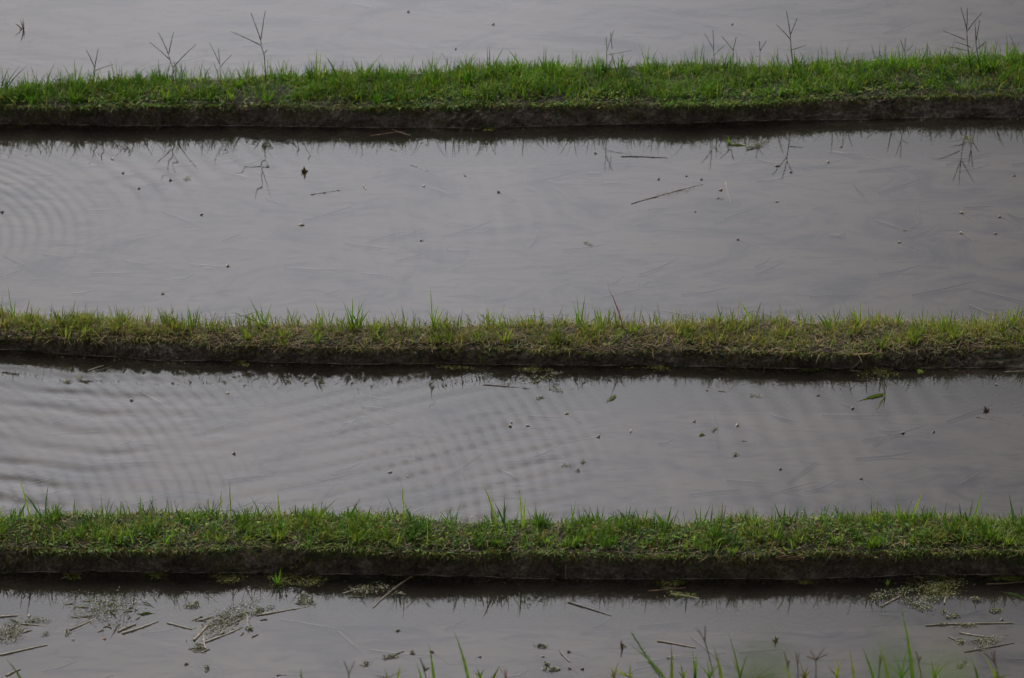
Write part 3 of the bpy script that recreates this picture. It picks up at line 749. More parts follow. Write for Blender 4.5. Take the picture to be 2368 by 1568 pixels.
def seedhead(label, bx, stem_top, fingers, yy=-5.1, col=srgb(142, 118, 96)):
    m0 = aty(bx, 1568, yy); b = np.array([m0[0], yy, ground_z(yy) - .01]); top = aty(*stem_top, yy)
    e = empty('grass_stalk', b); tag(e, label, 'grass stalk', 'dry seed stalks along the lower edge')
    m = MB(); m.tube(np.vstack([curve_pts(b, m0, 0, 4)[:-1], curve_pts(m0, top, .2, 5)]), .0018, OL, 5); m.build('stem', STRAWM, e, b)
    for f in fingers:
        m = MB(); c = curve_pts(top, aty(*f, yy + rng.uniform(-.03, .03)), .25, 9)
        m.tube(c, np.linspace(.0019, .0009, 9), col, 5)
        for k in range(1, 9):
            for sd in (-1, 1): m.tube([c[k], c[k] + np.array([sd * .004, 0, .007])], [.0010, .0003], col, 4)
        m.build('seed_spike', STRAWM, e, b)
seedhead('dry brown seed head with four spread fingers at the lower right', 1886, (1886, 1527), [(1874,1507), (1906,1500), (1911,1515), (1866,1520)])
seedhead('pair of thin dry red brown spikes left of the four fingered seed head', 1823, (1821, 1545), [(1813,1508), (1824,1530)])
seedhead('small dry twin spike between the pair and the four fingered seed head', 1845, (1844, 1540), [(1839,1510), (1847,1512)])
seedhead('dry dark seed stalk leaning left near the lower right corner', 2310, (2300, 1535), [(2292,1510), (2298,1505), (2276,1512)])
seedhead('v shaped dry stalk along the lower edge left of centre', 806, (806, 1560), [(796,1532), (819,1533)])
seedhead('dark drooping seed sprig among lower edge blades left of centre', 985, (981, 1553), [(972,1525), (979,1540), (992,1545)], col=DK)
seedhead('thin dry stalk tilted right beside the tallest lower right blade', 2130, (2124, 1535), [(2118,1508), (2128,1520)])
seedhead('short brown stalk left of the tallest lower right blade', 2030, (2033, 1540), [(2034,1513), (2040,1520)])
seedhead('very fine tall stalk with faint spikes at the lower right', 1650, (1630, 1485), [(1610,1454), (1630,1450)], col=OL)
# feathery sprig
yy = -5.15; m0 = aty(1528, 1568, yy); b = np.array([m0[0], yy, ground_z(yy)])
e = empty('leafy_sprig', b); tag(e, 'feathery green sprig of tiny leaves at the lower edge right of centre', 'leafy plant')
c = np.vstack([curve_pts(b, m0, .2, 4)[:-1], curve_pts(m0, aty(1463, 1466, yy), -.1, 16)])
m = MB(); m.tube(c, np.linspace(.0024, .0009, len(c)), G1, 5); m.build('stem', GRASS, e, b)
m = MB()
for k in range(4, len(c)):
    for s_ in range(5):
        m.leaf(c[k] + (c[k - 1] - c[k]) * rng.uniform(), rng.choice([0, math.pi]) + rng.normal(0, .6), rng.uniform(.1, .9), rng.uniform(.010, .022) * (1.15 - .5 * k / len(c)), .006, G1)
m.build('leaves', GRASS, e, b)

# out-of-focus broad leaves of the plants close to the camera
def near_plant(label, tips, dist, col):
    yy = CAM[1] + dist
    p0 = aty(tips[0][0], 1568, yy); b = np.array([p0[0], yy, ground_z(yy)])
    e = empty('broad_leaved_plant', b); tag(e, label, 'leafy plant', 'blurred plants close to the camera')
    top = aty(tips[0][0], 1600, yy)
    m = MB(); m.tube(curve_pts(b, top, .2, 6), .004, G2, 6); m.build('stem', GRASS, e, b)
    for i, (x, y, w_) in enumerate(tips):
        m = MB(); m.ribbon(curve_pts(top - np.array([0, 0, .03 * i]), aty(x, y, yy + .03 * i), .3, 9), w_, col, face=(1, .3, 0)); m.build('leaf', GRASS, e, b)
near_plant('soft blurred green plant nearest the lens, left one at the lower edge', [(1765, 1475, .011), (1720, 1525, .011), (1830, 1530, .009), (1790, 1510, .010)], 1.9, srgb(84, 108, 62))
near_plant('soft blurred dark green plant under the tallest lower right blade', [(2060, 1462, .009), (2090, 1500, .010), (2020, 1530, .007)], 2.0, G1)
near_plant('soft blurred yellowish plant right of the tallest lower right blade', [(2190, 1500, .008), (2165, 1535, .006), (2230, 1545, .006)], 1.9, G3)

# ------------------------------------------------------------------ things afloat
def stub(pond_, label, x, y, tail=None, r=.0055, col=ST2, h=.006, group=None, cat='straw stub'):
    """end of a rotten straw breaking the surface, with its sunken part trailing"""
    r *= rng.uniform(.5, 1.05); h *= rng.uniform(.5, 1.4); col = np.array(srgb(98, 88, 80) if ('dark' in label or 'black' in label) else srgb(134, 108, 90) if ('red' in label or 'brown' in label) else srgb(168, 160, 148) if 'pale' in label or 'white' in label else srgb(150, 141, 130))
    z = LEVEL[pond_]; p = at(x, y, z); m = MB()
    hd = rng.uniform(0, 6.28); d = np.array([math.cos(hd) * .8, math.sin(hd) * .5, 0])
    if tail is not None:
        q = at(*tail, z); d = (p - q); d /= np.linalg.norm(d) + 1e-9
    a = p - d * .012 + np.array([0, 0, -.006]); b = p + d * .008 + np.array([0, 0, h])
    m.tube([a, p + np.array([0, 0, .0005]), b, b + d * .003 + np.array([0, 0, -.001])], [r * .8, r, r * .85, r * .35], col, 7)
    m.blob(p + d * .004 + np.array([0, 0, h * .3]), r * 1.05, np.array(col) * 1.1, int(x), (rng.uniform(1.1, 2.2), rng.uniform(.8, 1.7), .55), 5)
    if tail is not None:
        q[2] = z - .026
        m.tube(curve_pts(a, q, 0, 8) + np.stack([np.zeros(8), .006 * np.sin(np.linspace(0, 3, 8)), np.zeros(8)], 1), np.linspace(r * .7, r * .4, 8), np.array(col) * .55, 6)
    return tag(m.build('straw_stub', STRAWM, None, p), label, cat, group)

def straw(pond_, label, a, b, r=.0036, col=ST, sink=.0, bow=0.0, dz=.0015, name='straw', cat='straw', group=None, zb=None):
    r *= .62 if pond_ != 'front' else .85
    z = LEVEL[pond_]; pa = at(*a, z); pb = at(*b, z if zb is None else zb); n = 12; q = np.linspace(0, 1, n); bow = bow + rng.uniform(-.025, .025); sink = sink + abs(rng.normal(0, .0025)); col = np.array(col) * rng.uniform(.75, 1.1)
    P = pa[None] * (1 - q[:, None]) + pb[None] * q[:, None]
    L = np.linalg.norm(pb - pa); nn = np.cross(pb - pa, (0, 0, 1)); nn /= np.linalg.norm(nn) + 1e-9
    P = P + nn[None] * (bow * L * 4 * q * (1 - q) + min(.003, L * .012) * np.sin(q * 4 + a[0]))[:, None]
    P[:, 2] += dz - sink * q
    rad = r * (1 - .25 * q) * (1 + .12 * np.sin(q * 25 + a[0]))
    for k in (3, 7): rad[k] *= 1.25
    m = MB(); m.tube(P, rad, col, 7)
    for k in (3, 7):                                   # leaf sheath scraps at the joints
        d = (P[k + 1] - P[k]); m.ribbon([P[k], P[k] + d * .6 + nn * .004 + (0, 0, .002), P[k] + d * 1.3 + nn * .007 + (0, 0, .001)], .005, np.array(col) * .9, face=(0, 0, 1))
    return tag(m.build(name, STRAWM, None, pa), label, cat, group)

def weed(pond_, label, x, y, sx, sy, n, rot=0, cols=None, bits=0, group=None, cat='floating weed', name='floating_weed', size=(.0036, .0085)):
    """a raft of small leaves (and straw bits) about x, y; sx, sy its half sizes in the photo"""
    z = LEVEL[pond_]; c = at(x, y, z); m = MB(); px = at(x + 1, y, z)[0] - c[0]; py = abs(at(x, y + 1, z)[1] - c[1])
    cols = cols or [srgb(150, 152, 128), srgb(172, 170, 152), srgb(64, 74, 40), srgb(46, 52, 30), srgb(84, 94, 52), srgb(104, 108, 70), srgb(52, 46, 34)]
    cols = [np.array(k) for k in cols]
    if pond_ != 'front' and n < 60: size = (.003, .0062); cols = [c_ * 1.25 for c_ in cols]
    k = max(2, n // 14); cl = rng.normal(0, .36, (k, 2))
    n = int(n * 2.6)
    for i in range(n):
        g = cl[rng.integers(k)] + rng.normal(0, .22, 2)
        u, v = g[0] * sx, g[1] * sy
        u, v = u * math.cos(rot) + v * math.sin(rot), -u * math.sin(rot) + v * math.cos(rot)
        p = c + np.array([u * px, -v * py, .0015 + abs(rng.normal(0, .003))])
        s_ = rng.uniform(*size)
        m.leaf(p, rng.uniform(0, 6.28), rng.uniform(-.2, .9), s_, s_ * rng.uniform(.5, .9), cols[rng.integers(len(cols))] * rng.uniform(.75, 1.2))
    for i in range(bits):
        g = cl[rng.integers(k)] + rng.normal(0, .25, 2); p = c + np.array([g[0] * sx * px, -g[1] * sy * py, .002]); h_ = rng.normal(.5, .7)
        L = rng.uniform(.015, .05); d = np.array([math.cos(h_) * L, math.sin(h_) * L, rng.uniform(0, .004)])
        m.tube([p - d / 2, p, p + d / 2], [.002, .0027, .0016], ST2 if i % 2 else ST, 5)
    return tag(m.build(name, WEEDM, None, c), label, cat, group)

SG = 'rotten straw stubs poking out of the paddies'
for a in [
 # open water behind the farthest bank
 ('top', 'dark speck of straw in the top water above the needle blades', 1053, 114), ('top', 'tiny speck near the top edge, left of centre in the top water', 944, 28),
 ('top', 'dark oval bit in the top water above the lone forked stalk, left of its tip', 1692, 57), ('top', 'faint bit in the top water halfway between the two upper specks', 1139, 57),
 # strip between the farthest and middle banks
 ('upper', 'brown stub left of the reflection of the four spiked stalk', 283, 401), ('upper', 'pale stub with a short tail below that reflection of the four spiked stalk', 323, 436, (367, 428)),
 ('upper', 'small stub beside the speckled scum bit under the four spiked stalk', 395, 417), ('upper', 'dark stub at the left edge among the arc ripples', 4, 491),
 ('upper', 'flat pale crumb beneath the speckled scum bit', 465, 496), ('upper', 'faint tiny stub near the left end of the far bank reflection', 261, 369, (280, 380)),
 ('upper', 'small flat straw end below the long pale straw left of centre', 699, 520), ('upper', 'pale bead left below the thin slanting straw', 978, 431),
 ('upper', 'pale bead right of the thin slanting straw', 1077, 407, (1110, 418)), ('upper', 'dark headed stub with a long sunken tail to the right, near the strip centre', 1154, 446, (1228, 468)),
 ('upper', 'little stub beside the start of the floating dark stalk', 1377, 355), ('upper', 'stub right of the floating dark stalk, standing alone', 1521, 415),
 ('upper', 'stub above the long seedy straw', 1588, 408), ('upper', 'stub above the upper end of the long seedy straw', 1623, 415),
 ('upper', 'reddish stub right of the long seedy straw', 1665, 440), ('upper', 'pale flat stub just right of the seedy straw, below the reddish one', 1606, 490),
 ('upper', 'stub with a faint tail right of the pale sunken straw', 1798, 467, (1860, 470)), ('upper', 'small stub left of the lone stalk reflection', 1798, 384),
 ('upper', 'small stub touching the lone stalk reflection', 1827, 398), ('upper', 'broad pale stub right of the lone stalk reflection', 1913, 375),
 ('upper', 'upright dark crumb near the right edge, below the right end stalks', 2343, 407), ('upper', 'stub at the right, above the long headed straw', 2225, 493, (2260, 510)),
 ('upper', 'faint stub at the far right, above the two right edge beads', 2313, 502, (2340, 505)), ('upper', 'bead left of the tall middle bank blade, high above it, with a side line', 976, 557, (1040, 553)),
 ('upper', 'brown stub with tails both ways, on the right half of the strip', 1708, 555, (1770, 568)), ('upper', 'bead just below the long headed straw', 2223, 540, (2260, 555)),
 ('upper', 'bead at the right edge level with the long headed straw', 2302, 540), ('upper', 'faint bead left below the long headed straw with a long tail', 2081, 561, (2140, 572)),
 ('upper', 'lone stub in calm water above the left third of the middle bank', 378, 680, (400, 688)), ('upper', 'tiny three legged crumb in calm water, left of strip centre', 527, 615),
 ('upper', 'tiny bead at the right, in open water below lone stalk reflection', 1945, 340),
 # strip between the middle and nearest banks
 ('mid', 'pale stub on the ripples at the left, below the straw bundle', 305, 925), ('mid', 'small bead with a short side line among left of centre ripples', 528, 910, (545, 916)),
 ('mid', 'dark flat stub at the left, low in the ripples', 540, 1049), ('mid', 'little stub above the tall centre left blade of the nearest bank', 901, 1092),
 ('mid', 'stub with a long tail to the lower right beside the tall centre blade', 944, 1103, (996, 1127)), ('mid', 'pale lump near the middle of this strip', 1182, 977),
 ('mid', 'twin crumbs under the pale lump near the middle', 1178, 985), ('mid', 'small bead with a line to the right, centre right', 1312, 957, (1345, 968)),
 ('mid', 'stub at the right end of a long thin line near the centre', 1381, 1010, (1290, 1016)), ('mid', 'stub right of the one at the end of the long line', 1459, 999, (1470, 1018)),
 ('mid', 'tiny bead with a straight tail, just below the pale lump', 1222, 985, (1275, 990)), ('mid', 'brown oval stub with a long tail, left of the big floating leaves', 1893, 915, (1960, 922)),
 ('mid', 'pale stub below the tip of the big floating leaves', 1973, 944, (1990, 938)), ('mid', 'brown stub between the leafy scraps and the straw with a pale head', 1603, 975, (1570, 977)),
 ('mid', 'oval stub with a tail to the lower left, right of the leafy scraps', 1703, 985, (1678, 1005)), ('mid', 'dark stub in open water beneath the big floating leaves', 2085, 1002, (2060, 998)),
 ('mid', 'tiny stub right of the dark one beneath the big floating leaves', 2156, 1000, (2135, 1008)), ('mid', 'bead with a long sunken tail above the v shaped dark blades', 1992, 1108, (2052, 1153)),
 ('mid', 'tiny pale bead beside the start of the short headed straw', 1636, 903), ('mid', 'pale bead at the right edge under the middle bank reflection', 2306, 890, (2360, 888)),
 ('mid', 'faint bead above the v shaped dark blades, alone in open water', 1805, 1085),
 # front water
 ('front', 'round pale stub between the two large weed rafts, near the reflection', 456, 1392), ('front', 'tiny pale stub right of the left edge straws', 68, 1425),
 ('front', 'pale rounded lump beneath the left large weed raft', 170, 1480), ('front', 'reddish scrap beneath the left large weed raft, right of the rounded lump', 242, 1478),
 ('front', 'bead with a thin line below the right large weed raft', 433, 1536, (462, 1541)), ('front', 'black headed stub left of the feathery sprig', 1107, 1519, (1098, 1517)),
 ('front', 'stub with a line to the left, in the centre of front water', 922, 1458, (950, 1452)), ('front', 'small dark stub left of the grey scum patch beside lower edge blades', 999, 1508, (1040, 1525)),
 ('front', 'pale stub with a straight tail below the dark slanting straw', 1317, 1508, (1360, 1509)), ('front', 'red brown stub beside the small scum patches at lower centre', 1319, 1547, (1340, 1551)),
 ('front', 'brown bit right of the red brown stub', 1345, 1547), ('front', 'pale bead left of the drooping dry leaf', 1257, 1519), ('front', 'whitish lump at the right, under the round weed patches', 2316, 1433),
]: stub(*a, group=SG)
for o in list(COL.objects):
    if o.name.startswith('straw_stub'): o['label'] = o['label'][:110]

# dark curled leaves and sprouts standing in the water
def sprout(pond_, label, x, y, tips, w=.006, col=DK, name='sprout', cat='sprout', lean=.02):
    z = LEVEL[pond_]; p = at(x, y, z); p[2] -= .01; m = MB()
    for t in tips: m.ribbon(curve_pts(p, aty(*t, p[1] + rng.uniform(-lean, lean)), .2, 6), w, np.array(col) * rng.uniform(.8, 1.2), face=(1, rng.uniform(-.4, .4), 0))
    return tag(m.build(name, GRASS, None, p), label, cat, None)
sprout('top', 'dark sprout with a few leaves in the top left corner water', 55, 68, [(33, 53), (45, 42), (53, 42), (40, 58)], .006, DK)
sprout('upper', 'dark pointed curled leaf in the upper strip, right of the tallest left stalk reflection', 704, 398, [(703, 384), (696, 392), (712, 393)], .016, DK, 'curled_leaf', 'leaf')
sprout('mid', 'dark sprout with three leaves at the right of the middle to nearest strip', 2280, 951, [(2276, 938), (2280, 942), (2272, 946), (2288, 944)], .010, DK)
sprout('mid', 'thin dark stem standing in the water beside the big floating leaves', 2046, 915, [(2044, 882)], .005, DK, 'stem', 'stem')
sprout('front', 'star shaped dark sprout in the front water above the blurred plants', 1793, 1482, [(1782, 1476), (1792, 1468), (1800, 1472), (1804, 1480), (1786, 1487), (1797, 1474)], .007, DK)
sprout('front', 'slim dark sprig crossing a scum crumb left of the feathery sprig', 1438, 1500, [(1433, 1478), (1440, 1488), (1437, 1476)], .005, DK)
sprout('front', 'bright green shoot in the weeds at the foot of the nearest bank, left of centre', 642, 1352, [(625, 1330), (636, 1322), (650, 1312), (632, 1340), (655, 1338)], .007, G2)
sprout('front', 'tiny bright shoot at the waterline on the right', 2053, 1352, [(2050, 1338), (2056, 1340), (2046, 1345)], .006, G3)
sprout('upper', 'green shoot at the waterline of the far bank, right of centre', 1686, 331, [(1683, 315), (1690, 325), (1680, 322)], .008, G2)
sprout('mid', 'bright bent shoot on the waterline of the middle bank, at its centre', 1113, 842, [(1105, 817), (1110, 822)], .009, G3)

SW = 'loose straws lying in the paddies'
for a in [
 ('upper', 'long pale straw floating left of the strip centre', (718, 450), (812, 437), .003, ST), ('upper', 'short pale straw end beside the long pale straw', (841, 428), (846, 438), .006, ST),
 ('upper', 'thin brown straw slanting down right, near strip centre', (949, 382), (1074, 421), .003, ST2, .012), ('upper', 'dark stalk floating level below the crossed spikes reflection', (1436, 363), (1542, 365), .004, ST3),
 ('upper', 'long seedy straw rising to the right', (1459, 471), (1626, 427), .0032, ST2), ('upper', 'short dark straw left of the lone stalk reflection', (1726, 348), (1763, 339), .0042, ST3),
 ('upper', 'pale sunken straw standing steep beside the reddish stub', (1678, 422), (1688, 460), .004, ST, .02), ('upper', 'long headed straw lying level at the right side', (2088, 533), (2213, 535), .0034, ST2, .02),
 ('upper', 'brown straw sunk in front of the far bank, left of centre', (856, 315), (938, 304), .004, BR), ('upper', 'thin orange brown straw crossing the brown sunken one', (905, 300), (948, 314), .003, BR),
 ('upper', 'pale straw under the far bank reflection, just left of centre', (902, 345), (945, 353), .003, ST),
 ('mid', 'upper pale straw of the bundle at the left', (203, 858), (240, 844), .005, ST), ('mid', 'lower pale straw of the bundle at the left', (207, 864), (257, 846), .003, ST2),
 ('mid', 'long dark straw lying level under the middle bank, at strip centre', (1117, 891), (1256, 901), .0042, ST3), ('mid', 'short headed straw floating right of centre', (1661, 904), (1706, 911), .0045, ST2, .006),
 ('mid', 'long thin straw slanting to the right edge', (2258, 964), (2367, 985), .0034, ST2, .012), ('mid', 'pale sunken straw in calm water low on the right', (1715, 1020), (1808, 1022), .003, ST, .02),
 ('mid', 'pale straw touching the right edge under the middle bank', (2322, 861), (2372, 857), .004, ST), ('mid', 'orange straw at the waterline of the middle bank, left', (650, 836), (678, 834), .004, srgb(140,100,50)),
 ('front', 'thick straw at the left edge, uppermost of the left edge straws', (-10, 1428), (43, 1423), .0055, ST), ('front', 'grey straw right below the uppermost left edge straw', (45, 1442), (107, 1448), .0045, ST),
 ('front', 'long grey straw at the left edge under the corner weed raft', (-10, 1517), (109, 1491), .0055, ST), ('front', 'short thick straw near the lower left corner', (15, 1563), (47, 1547), .006, ST),
 ('front', 'upper of the two thick straws right of the left large raft', (273, 1461), (313, 1444), .006, ST), ('front', 'lower longer one of the two thick straws by the left raft', (283, 1465), (366, 1437), .006, ST),
 ('front', 'thick straw crossing the left raft', (162, 1457), (222, 1428), .0055, ST), ('front', 'pale brown straw between the two large rafts', (387, 1441), (445, 1455), .0045, ST2),
 ('front', 'thick straw along the left side of the right large raft', (447, 1481), (495, 1430), .006, ST), ('front', 'straw along the lower right side of the right large raft', (475, 1486), (560, 1450), .005, ST),
 ('front', 'stubby upright straw under the right large raft', (472, 1472), (474, 1500), .005, ST), ('front', 'long straw slanting right from the right large raft', (593, 1423), (719, 1401), .0052, ST),
 ('front', 'pale sunken stub straw right of the right large raft', (570, 1420), (574, 1446), .005, ST2, .015), ('front', 'curved straw from the waterline down into front water, left of centre', (952, 1333), (864, 1406), .005, ST2, 0, .06),
 ('front', 'pale straw slanting at the waterline shadow left of the curved straw', (792, 1373), (835, 1361), .004, ST), ('front', 'dark slanting straw in the centre of front water', (1314, 1392), (1411, 1424), .0055, ST3),
 ('front', 'brown straw in the bank shadow right of centre', (1499, 1368), (1585, 1358), .004, BR), ('front', 'pale short straw below the brown one in the bank shadow', (1550, 1374), (1615, 1383), .005, ST),
 ('front', 'straw slanting right of the feathery sprig', (1519, 1483), (1610, 1498), .005, ST2), ('front', 'dim sunken straw under the slanting one at the sprig', (1542, 1522), (1600, 1508), .004, ST, .012),
 ('front', 'straw pointing to the weed raft below the right end', (2036, 1403), (2086, 1376), .0048, ST), ('front', 'long level straw at the right, with weed tufts on it', (2141, 1448), (2343, 1441), .0048, ST2),
 ('front', 'bleached straw under the long level straw at the right', (2218, 1463), (2290, 1474), .004, ST), ('front', 'dark short straw left of the bleached one', (2193, 1473), (2226, 1489), .0045, ST3),
 ('front', 'brown straw slanting up right at the lower right', (2230, 1509), (2345, 1487), .0038, ST3), ('front', 'straw upright under the right weed raft', (2183, 1397), (2189, 1374), .005, ST),
 ('front', 'thin brown straw in the shadow right of the weed raft', (2280, 1352), (2372, 1345), .004, BR), ('front', 'lower pale straw along the lower edge left of centre', (640, 1562), (700, 1556), .004, ST, .01),
 ('front', 'drooping dry leaf like straw at lower centre', (1294, 1504), (1317, 1531), .005, ST3), ('front', 'thin curved dry stem above the lower edge blades', (913, 1512), (935, 1506), .003, ST),
]: straw(*a[:4], *a[4:], group=SW)
# green leaves afloat
def gleaf(pond_, label, a, b, w, col, spots=0):
    z = LEVEL[pond_]; m = MB(); pa = at(*a, z) + (0, 0, .002); pb = at(*b, z) + (0, 0, .002)
    m.ribbon(curve_pts(pa, pb, 0, 10) + np.stack([np.zeros(10), .008 * np.sin(np.linspace(0, 3.1, 10)), .003 * np.sin(np.linspace(0, 6, 10))], 1), w, col, face=(0, .1, 1))
    o = tag(m.build('floating_leaf', WEEDM, None, pa), label, 'leaf', 'green leaves afloat in the paddies')
    return o
gleaf('mid', 'big green blade afloat, left arm of the leaf pair under the middle bank', (2045, 913), (1980, 930), .016, srgb(98, 118, 62))
gleaf('mid', 'big pale dewy leaf afloat, right arm of the leaf pair under the middle bank', (2046, 914), (2022, 960), .018, srgb(150, 164, 140))
gleaf('mid', 'grey green leaf scrap afloat right of strip centre', (1424, 917), (1399, 934), .018, srgb(138, 154, 126))
gleaf('mid', 'pale green leaf afloat right below the leafy scraps', (1617, 1007), (1632, 1008), .012, srgb(128, 140, 96))
gleaf('upper', 'green blade afloat by the waterline under the lone forked stalk', (1690, 336), (1735, 340), .010, srgb(110, 128, 70))
gleaf('front', 'long green blade afloat at the right edge near the nearest bank', (2372, 1388), (2311, 1367), .014, srgb(96, 118, 66))
gleaf('front', 'green sprig lying on the left large weed raft', (247, 1410), (277, 1438), .008, srgb(58, 90, 52))
gleaf('front', 'green blade right of the left large weed raft', (325, 1422), (362, 1420), .010, srgb(78, 106, 58))
gleaf('front', 'thin dark green blade slanting to the waterline, left of centre', (330, 1393), (365, 1412), .005, srgb(66, 96, 56))
gleaf('front', 'dark blade trailing down from the left large weed raft', (275, 1444), (251, 1485), .006, srgb(44, 54, 40))
gleaf('front', 'pale green blade on top of the right large raft', (555, 1428), (587, 1413), .009, srgb(128, 140, 96))

WG = 'rafts of small floating weed'
Y3 = [srgb(112, 116, 50), srgb(84, 92, 40), srgb(136, 134, 76), srgb(58, 66, 32)]
for a in [
 ('front', 'big grey green weed raft at the left of front water', 232, 1412, 105, 46, 420, .1, None, 26), ('front', 'big elongated weed raft right of the first, slanting up right', 512, 1440, 95, 34, 420, .5, None, 22),
 ('front', 'thick weed raft in the lower left corner', 26, 1463, 52, 34, 260, .3, None, 14), ('front', 'small weed clump under the left raft, above the rounded lump', 157, 1466, 16, 9, 30),
 ('front', 'flat weed crumb between corner raft and small clump', 112, 1469, 16, 7, 22), ('front', 'weed clump between the big rafts, near the reflection', 450, 1403, 28, 11, 60),
 ('front', 'weed strip at the left above the grey straw', 80, 1436, 36, 13, 70, .2), ('front', 'weed clump at the tail of the right raft', 466, 1499, 24, 12, 70, .2, None, 4),
 ('front', 'small weed ball right of the right raft', 578, 1457, 13, 9, 30), ('front', 'weed clump above the long slanting straw', 615, 1410, 34, 15, 80, .3, None, 4),
 ('front', 'weed raft where the straw meets the bank reflection', 702, 1392, 26, 18, 110, -.5, None, 4), ('front', 'weed clump hugging the waterline below the green shoot', 668, 1342, 60, 17, 200, 0, Y3, 5),
 ('front', 'yellowish raft in the shadow right of the green shoot', 728, 1345, 38, 18, 140, .3, Y3), ('front', 'wide yellowish raft in the bank shadow left of the green shoot', 522, 1337, 48, 14, 190, 0, Y3, 4),
 ('front', 'yellowish patch at the waterline at the left', 353, 1330, 40, 10, 110, 0, Y3), ('front', 'yellowish patch at the waterline nearest the left edge', 167, 1333, 36, 9, 90, 0, Y3, 4),
 ('front', 'loose weed patch beside the curved straw', 858, 1367, 58, 17, 190, 0, None, 6), ('front', 'grey scum patch beside the lower edge blades', 902, 1522, 20, 6, 60),
 ('front', 'streak of grey scum left of the lower edge blades', 846, 1535, 24, 6, 40, .35), ('front', 'dark scum crumb left of the tall curved blade', 954, 1507, 9, 4, 20),
 ('front', 'bubbly scum bit with a tail at lower centre', 1251, 1495, 17, 6, 40), ('front', 'upper of two scum patches at lower centre', 1265, 1535, 10, 5, 24),
 ('front', 'larger lower scum patch at lower centre', 1274, 1547, 20, 8, 70), ('front', 'crumb pierced by the slim dark sprig', 1438, 1495, 8, 7, 20),
 ('front', 'scum pellet left at the lower edge under the right raft', 472, 1549, 12, 8, 26), ('front', 'yellowish raft in the bank shadow right of centre', 1546, 1350, 46, 14, 150, 0, Y3, 5),
 ('front', 'weed bits around the pale short straw in the shadow', 1560, 1378, 36, 9, 70, 0, Y3), ('front', 'yellowish patch at the waterline left of the straw bundle', 1858, 1347, 30, 8, 60, 0, Y3),
 ('front', 'biggest yellow green raft below the right end of nearest bank', 2165, 1352, 95, 30, 460, .1, Y3 + [srgb(128, 128, 96)], 16), ('front', 'broad arm of the right raft reaching left', 2060, 1372, 60, 14, 150, .2, None, 6),
 ('front', 'round weed patch below the right raft', 2118, 1402, 42, 17, 170, -.4), ('front', 'weed raft under the right raft beside the upright straw', 2160, 1383, 40, 10, 110, 0),
 ('front', 'small weed patch right of the right raft', 2248, 1387, 20, 7, 50), ('front', 'oval weed patch at the right of front water', 2300, 1414, 26, 8, 70),
 ('front', 'olive weed ball below the right raft', 2201, 1425, 16, 9, 50), ('front', 'tiny olive weed tuft left of the olive weed ball', 2185, 1414, 9, 6, 20),
 ('front', 'weed tuft riding the long level straw at the right', 2226, 1445, 36, 7, 80), ('front', 'weed crumb riding the left part of the long level straw', 2171, 1446, 20, 5, 36),
 ('front', 'weed raft under the bleached straw at the right', 2275, 1486, 42, 20, 170, .2, None, 6), ('front', 'small weed bunch beside the dark short straw', 2220, 1482, 16, 9, 50),
 ('front', 'weed patch at the right waterline, right of the big raft', 2320, 1340, 44, 10, 120, 0, Y3), ('front', 'weed crumbs at the lower right near the blades', 2222, 1538, 18, 6, 40),
 ('upper', 'speckled pale scum bit under the four spiked stalk', 432, 416, 14, 7, 34), ('upper', 'yellowish patch on the waterline of far bank at centre left', 1128, 298, 30, 6, 70, 0, Y3),
 ('upper', 'weed bits along the far bank waterline under the lone forked stalk', 1740, 337, 36, 8, 60, .2, Y3, 3), ('upper', 'seeds gathered at the upper end of the seedy straw', 1570, 443, 46, 12, 44, .2),
 ('upper', 'pale green weed scrap in open water right of centre', 1364, 566, 12, 5, 24, -.3), ('upper', 'faint green weed scrap right of the seedy straw', 1666, 462, 9, 5, 18), ('upper', 'yellowish patch at the right waterline of the far bank', 2230, 322, 30, 8, 50, 0, Y3),
 ('upper', 'dull waterline patch at the left end of the far bank', 45, 291, 40, 5, 50, 0, Y3),
 ('mid', 'long scum crumb at the left under the straw bundle', 152, 885, 17, 5, 46), ('mid', 'scum lump beside the straw bundle at the left', 185, 873, 13, 8, 36),
 ('mid', 'green patch on the middle bank waterline at centre left', 562, 842, 36, 7, 60, 0, Y3), ('mid', 'green raft on the middle bank waterline at its centre', 1048, 852, 42, 8, 110, 0, Y3),
 ('mid', 'green raft on the middle bank waterline right of its centre', 1235, 855, 46, 9, 120, 0, Y3, 4), ('mid', 'weed scraps below that waterline raft beside a thin straw', 1250, 872, 44, 12, 90, 0, None, 5),
 ('mid', 'string of weed beads slanting down right near strip centre', 1286, 900, 26, 6, 44, -.38), ('mid', 'two part scum crumb below the string of beads', 1244, 920, 13, 4, 30),
 ('mid', 'weed tangle at the waterline above the big floating leaves', 2030, 862, 62, 20, 200, 0, Y3, 8), ('mid', 'bright round patch at the waterline right of the tangle', 2132, 860, 14, 5, 40, 0, [G3, srgb(140, 140, 70)]),
 ('mid', 'thin green line of weed at the waterline left of the tangle', 1870, 857, 44, 4, 70, 0, Y3), ('mid', 'leafy scrap pale and spiky, right of the short headed straw', 1746, 915, 16, 6, 34), ('mid', 'leafy scrap with dark tip below the short headed straw', 1650, 994, 15, 8, 30, .4),
 ('mid', 'yellow green scrap above the swollen part of the nearest bank', 1705, 1050, 13, 6, 30), ('mid', 'curved scum thread above the centre of nearest bank', 1310, 1078, 22, 4, 26), ('mid', 'short scum thread rising right of the curved thread', 1341, 1071, 15, 5, 20, .4),
 ('mid', 'crumbs beneath the two scum threads', 1336, 1091, 7, 5, 14), ('mid', 'row of green bits on the waterline at the right', 1500, 853, 60, 6, 90, 0, Y3),
]: weed(*a, group=WG)

